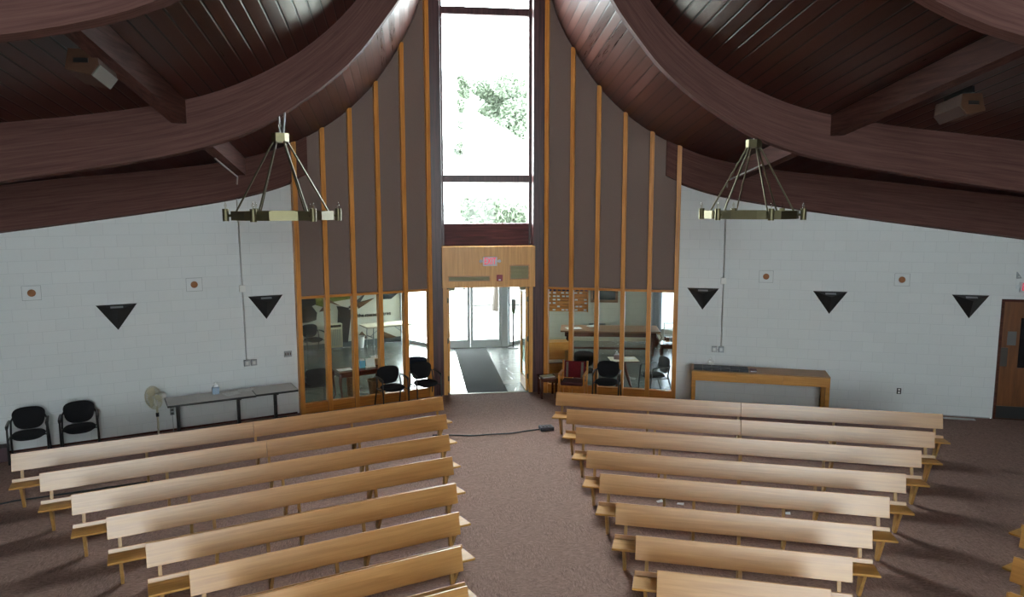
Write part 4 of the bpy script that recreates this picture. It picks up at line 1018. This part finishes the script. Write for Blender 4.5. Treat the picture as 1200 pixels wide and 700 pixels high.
# ------------------------------------------------------------------ right hall furniture
ba = math.atan2(4.95-5.75,5.55-1.9)
def BW(u, v, z): return Vector((1.9,5.75,0))+Matrix.Rotation(ba,3,'Z')@Vector((u,v,z))
t = thing('pigeonhole_rack','oak pigeonhole rack with white name cards and blue folders on the back wall','rack',BW(1.18,-.002,0),ba)
mb = MB(); mb.b2(-.62,.62,-.03,0,.92,1.98); 
for k in range(8): z = .92+k*.105; mb.box((0,-.05,z+.02),(1.24,.07,.012),rx=.35)
for s in (-1,1): mb.b2(s*.62-.015*s,s*.62+.015*s,-.09,0,.90,2.0)
mb.build('rack_body', M['trimx'], t)
mb = MB()
for r_ in range(6):
    for c in range(9):
        if random.random() < .5: mb.box((-.55+c*.137+random.uniform(-.02,.02),-.095,.97+r_*.105),(.085,.004,.045))
mb.build('name_cards', M['paper'], t)
for k in range(9):
    mb = MB(); mb.b2(-.57+k*.137,-.49+k*.137,-.12,-.035,1.555,1.76); mb.build('folder', plain('dark_blue_folder',(.02,.025,.12),.5) if k==0 else bpy.data.materials['dark_blue_folder'], t)
t = thing('picture_frame','dark picture in a wide wooden frame on the back wall of the right hall','picture',BW(2.30,-.002,1.52),ba)
mb = MB()
for a in ((-.42,.42,.24,.32),(-.42,.42,-.32,-.24),(-.42,-.34,-.24,.24),(.34,.42,-.24,.24)): mb.b2(a[0],a[1],-.03,0,a[2],a[3])
mb.build('frame', M['midwood'], t, bevel=.006)
mb = MB(); mb.b2(-.34,.34,-.012,0,-.24,.24); mb.build('canvas', plain('dark_picture',(.02,.024,.022),.3,noise=.6,nscale=6), t)
t = thing('long_table','long walnut table with heavy dark legs at the back of the right hall','table',(3.85,3.50,0),ba)
L, D, H = 2.75, 1.05, .70
mb = MB(); mb.b2(-L/2,L/2,-D/2,D/2,H-.04,H); mb.build('tabletop', M['midwood'], t, bevel=.006)
mb = MB(); mb.b2(-L/2+.12,L/2-.12,-D/2+.08,D/2-.08,H-.17,H-.04); mb.build('apron', M['mahog'], t)
for sx in (-1,1):
    for sy in (-1,1):
        mb = MB(); mb.lathe([(.045,0),(.045,.06),(.03,.10),(.05,.30),(.055,.42),(.035,.50),(.05,.53),(.05,.55)],(sx*(L/2-.2),sy*(D/2-.16),0),14); mb.build('leg', M['mahog'], t, smooth=True)
mb = MB(); mb.b2(-L/2+.2,L/2-.2,-.05,.05,.10,.16)
for sx in (-1,1): mb.b2(sx*(L/2-.2)-.04,sx*(L/2-.2)+.04,-D/2+.16,D/2-.16,.09,.15)
mb.build('stretcher', M['mahog'], t)
papers('white papers on the left end of the long walnut table', Vector((3.85,3.50,0))+Matrix.Rotation(ba,3,'Z')@Vector((-1.02,-.12,.701)), .1, 4, .42,.3)
papers('pale leaflets at the back of the long walnut table', Vector((3.85,3.50,0))+Matrix.Rotation(ba,3,'Z')@Vector((-.45,.30,.701)), .5, 5, .30,.2)
t = thing('oak_cabinet','low oak cabinet with open shelves behind the right glass screen','cabinet',(1.72,.75,0),0)
mb = MB(); mb.b2(-.34,.34,-.2,.2,.70,.90); mb.b2(-.34,.34,.18,.2,0,.70); mb.b2(-.34,.34,-.2,.2,0,.06)
for s in (-1,1): mb.b2(s*.32,s*.34,-.2,.2,.06,.70)
mb.build('carcass', M['console'], t, bevel=.004)
mb = MB(); mb.b2(-.32,.32,-.19,.18,.38,.40); mb.build('shelf', M['midwood'], t)
mb = MB(); mb.b2(-.20,.20,-.215,-.2,.74,.86); mb.build('drawer', M['console'], t)
papers('papers on the open shelf of the low oak cabinet', (1.74,.72,.401), .05, 5, .34,.24, PG)
# cloth covered pedestal table
t = thing('pedestal_table','small square table with carved splayed legs behind the right glass','table',(3.12,-.42,0),wr_+.3)
mb = MB(); mb.b2(-.30,.30,-.24,.24,.63,.655); mb.build('tabletop', M['mahog'], t)
for k in range(3):
    a = 2*PI*k/3-.5; mb = MB(); mb.tube([(.03*math.cos(a),.03*math.sin(a),.63),(.06*math.cos(a),.06*math.sin(a),.45),(.10*math.cos(a),.10*math.sin(a),.30),(.17*math.cos(a),.17*math.sin(a),.10),(.22*math.cos(a),.22*math.sin(a),0)],[.03,.035,.04,.03,.022],8); mb.build('leg', M['mahog'], t, smooth=True)
cl = MB(); N=16; g=[]
for i in range(N+1):
    for j in range(N+1):
        x = -.36+.72*i/N; y=-.30+.60*j/N; dx=max(0,abs(x)-.305); dy=max(0,abs(y)-.245); d=dx+dy
        g.append((x-(dx*.7 if x>0 else -dx*.7), y-(dy*.7 if y>0 else -dy*.7), .6565-d*.02))
cl.add(g,[(i*(N+1)+j,(i+1)*(N+1)+j,(i+1)*(N+1)+j+1,i*(N+1)+j+1) for i in range(N) for j in range(N)])
o = cl.build('tablecloth', M['whitecloth'], loc=(3.12,-.42,0), rz=wr_+.3, smooth=True); so = o.modifiers.new('thick','SOLIDIFY'); so.thickness=.004; so.offset = 1
tag(o,'cream cloth on the small carved leg table','tablecloth')
tissue('patterned tissue box on the cream tablecloth', (2.97,-.42,.666), wr_, plain('mauve_carton',(.28,.20,.22),.6,noise=.5,nscale=60), .13,.10)
papers('folded white leaflets on the cream tablecloth', (3.28,-.46,.666), .4, 3,.2,.14)
# table at the window with things on it
t = thing('lamp_table','dark curved leg side table in front of the bright hall window','table',(5.05,1.55,0),-.4)
mb = MB(); mb.b2(-.35,.35,-.28,.28,.58,.61); mb.build('tabletop', M['mahog'], t, bevel=.005); mb = MB(); mb.b2(-.31,.31,-.24,.24,.50,.58); mb.build('apron', M['mahog'], t)
for sx in (-1,1):
    for sy in (-1,1):
        mb = MB(); cab_leg(mb, sx*.29, sy*.22, .58, sx, sy); mb.build('leg', M['mahog'], t, smooth=True)
t = thing('wire_rack','white wire display rack on the window side table','rack',(5.0,1.60,.611),-.3)
mb = MB()
for z in (.02,.18,.36,.52):
    for a,b_ in (((-.2,-.1),(.2,-.1)),((.2,-.1),(.2,.1)),((.2,.1),(-.2,.1)),((-.2,.1),(-.2,-.1))): mb.tube([(*a,z),(*b_,z)],.008,6)
for a in ((-.2,-.1),(.2,-.1),(.2,.1),(-.2,.1)): mb.tube([(*a,0),(*a,.53)],.008,6)
mb.build('wire_frame', M['white'], t)
for k in range(3):
    mb = MB(); mb.b2(-.15+k*.11,-.06+k*.11,-.07,.07,.03,.15); mb.build('shelf_pocket', M['greyplate'] if k%2 else M['midwood'], t)
def vase(label, loc, s=1):
    t = thing('dark_vase', label, 'vase', loc, 0, 'dark vases on the hall floor'); mb = MB(); mb.lathe([(.06*s,0),(.10*s,.06*s),(.11*s,.16*s),(.06*s,.25*s),(.035*s,.30*s),(.05*s,.34*s),(.04*s,.34*s)],(0,0,0),16); mb.build('vase_body', M['mahog'], t, smooth=True)
    mb = MB(); mb.tube([(.1*s,0,.1*s),(.17*s,0,.2*s),(.13*s,0,.29*s),(.05*s,0,.3*s)],.012*s,6); mb.build('handle', M['mahog'], t, smooth=True)
vase('tall dark jug on the hall floor below the curtain', (5.45,4.25,0),1.2); vase('shorter dark jug on the hall floor nearer the window', (5.68,4.0,0),1.0)

# ------------------------------------------------------------------ outside
mb = MB(); mb.b2(-60,60,6.65,90,-.3,-.06); struct(mb.build('ground', M['concrete']))
def tree(label, x, y, z0, z1, rx, n, base=0):
    t = thing('leafy_tree', label, 'tree', (x,y,base))
    tr = MB(); tr.tube([(0,0,0),(.1,0,z0*.6),(0,.1,z0),(.2,0,(z0+z1)/2)],[.2,.12,.07,.03],8)
    for k in range(5):
        a = 2*PI*k/5; tr.tube([(0,0,z0*.8),(rx*.35*math.cos(a),rx*.35*math.sin(a),z0+.2*(z1-z0)),(rx*.6*math.cos(a),rx*.6*math.sin(a),z0+.5*(z1-z0))],[.05,.03,.015],6)
    tr.build('trunk', M['bark'], t, smooth=True)
    lf = MB(); rnd = random.Random(int(x*10)+n)
    blobs = [(rnd.uniform(-.6,.6)*rx, rnd.uniform(-.6,.6)*rx, rnd.uniform(z0,z1-.3), rnd.uniform(.3,.5)*rx) for _ in range(14)]
    vs, fs = [], []
    for _ in range(n):
        bx,by,bz,br = rnd.choice(blobs); d = Vector((rnd.gauss(0,1),rnd.gauss(0,1),rnd.gauss(0,1))).normalized()*br*rnd.uniform(.6,1)
        p = Vector((bx,by,bz))+Vector((d.x,d.y,d.z*.7)); u = Vector((rnd.gauss(0,1),rnd.gauss(0,1),rnd.gauss(0,1))).normalized(); w = u.orthogonal().normalized(); sz = rnd.uniform(.08,.17)
        b = len(vs); vs += [p-u*sz, p+w*sz*.5, p+u*sz, p-w*sz*.5]; fs.append((b,b+1,b+2,b+3))
    lf.add(vs,fs); lf.build('crown', M['leaf'], t, fix=False)
tree('broad leafy tree outside the tower window, behind the pale gable', 3.45, 23.2, 7.35, 10.7, 2.3, 13000)
tree('slender leafy tree outside the tower window, left of the pale gable', .85, 18.0, 6.4, 10.4, .75, 2600)
tree('low leafy bush outside at the foot of the tower window', 1.6, 12.2, 3.2, 4.7, 1.7, 6000)
t = thing('gabled_house','pale gabled house outside behind the entrance','house',(0,14,0))
mb = MB(); mb.prism([(.64,0),(6.5,0),(6.5,4.6),(.64,8.0)], 0, 2.4, 'y'); mb.build('house_wall', plain('house_white',(.72,.72,.70),.8), t)
mb = MB(); mb.prism([(.60,8.03),(6.8,4.43),(6.8,4.53),(.60,8.13)], -.2, 2.6, 'y'); mb.build('roof', plain('pale_roof',(.55,.55,.55),.8), t)

# ------------------------------------------------------------------ light
w = bpy.data.worlds.new('sky'); bpy.context.scene.world = w; w.use_nodes = True
bg = w.node_tree.nodes['Background']; bg.inputs[0].default_value = (.88,.94,1.0,1)
nt = w.node_tree; tc = nt.nodes.new('ShaderNodeTexCoord'); sp = nt.nodes.new('ShaderNodeSeparateXYZ'); nt.links.new(tc.outputs['Generated'], sp.inputs[0])
mr = nt.nodes.new('ShaderNodeMapRange'); mr.inputs[1].default_value = -.2; mr.inputs[2].default_value = .7; mr.inputs[3].default_value = 17.0; mr.inputs[4].default_value = 56.0
nt.links.new(sp.outputs[1], mr.inputs[0]); nt.links.new(mr.outputs[0], bg.inputs[1])
def portal(loc, rot, sx, sy):
    l = bpy.data.lights.new('daylight_portal','AREA'); l.shape = 'RECTANGLE'; l.size = sx; l.size_y = sy; l.cycles.is_portal = True
    o = bpy.data.objects.new('daylight_portal', l); C.objects.link(o); o.location = loc; o.rotation_euler = rot
portal((0,YB-.25,(AZ0+AZ1)/2),(R(90),0,R(180)),2*AW,AZ1-AZ0)           # altar window, shining to +Y
portal((0,.1,7.0),(R(90),0,0),1.9,6.5)                                 # tower window, shining to -Y
portal((-.3,5.0,1.25),(R(90),0,0),2.5,2.4)
portal((1.75,5.55,1.25),(R(90),0,R(-45)+PI*0),1.1,2.3)
portal((6.5,3.9,1.4),(R(90),0,R(-57)),2.8,1.9)

# ------------------------------------------------------------------ camera
cam = bpy.data.cameras.new('camera'); co = bpy.data.objects.new('camera', cam); C.objects.link(co)
cam.sensor_width = 36; cam.lens = 859.4/1200*36; cam.sensor_fit = 'HORIZONTAL'; cam.clip_end = 300
pt, yw, rl = R(7.3213), R(7.5471), R(-.0706)
fwd = Vector((math.sin(yw)*math.cos(pt), math.cos(yw)*math.cos(pt), -math.sin(pt))); rt = Vector((math.cos(yw),-math.sin(yw),0)); up = rt.cross(fwd)
r2 = rt*math.cos(rl)+up*math.sin(rl); u2 = -rt*math.sin(rl)+up*math.cos(rl)
mt = Matrix((( r2.x,u2.x,-fwd.x,-1.581),(r2.y,u2.y,-fwd.y,-16.4676),(r2.z,u2.z,-fwd.z,4.1884),(0,0,0,1)))
co.matrix_world = mt
sc = bpy.context.scene; sc.camera = co
sc.view_settings.view_transform = 'Standard'; sc.view_settings.look = 'None'; sc.view_settings.gamma = 1; sc.view_settings.use_curve_mapping = False
sc.view_settings.exposure = -0.05
sc.cycles.use_denoising = True; sc.cycles.max_bounces = 10; sc.cycles.diffuse_bounces = 5; sc.cycles.glossy_bounces = 4; sc.cycles.transparent_max_bounces = 12
sc.cycles.sample_clamp_indirect = 8
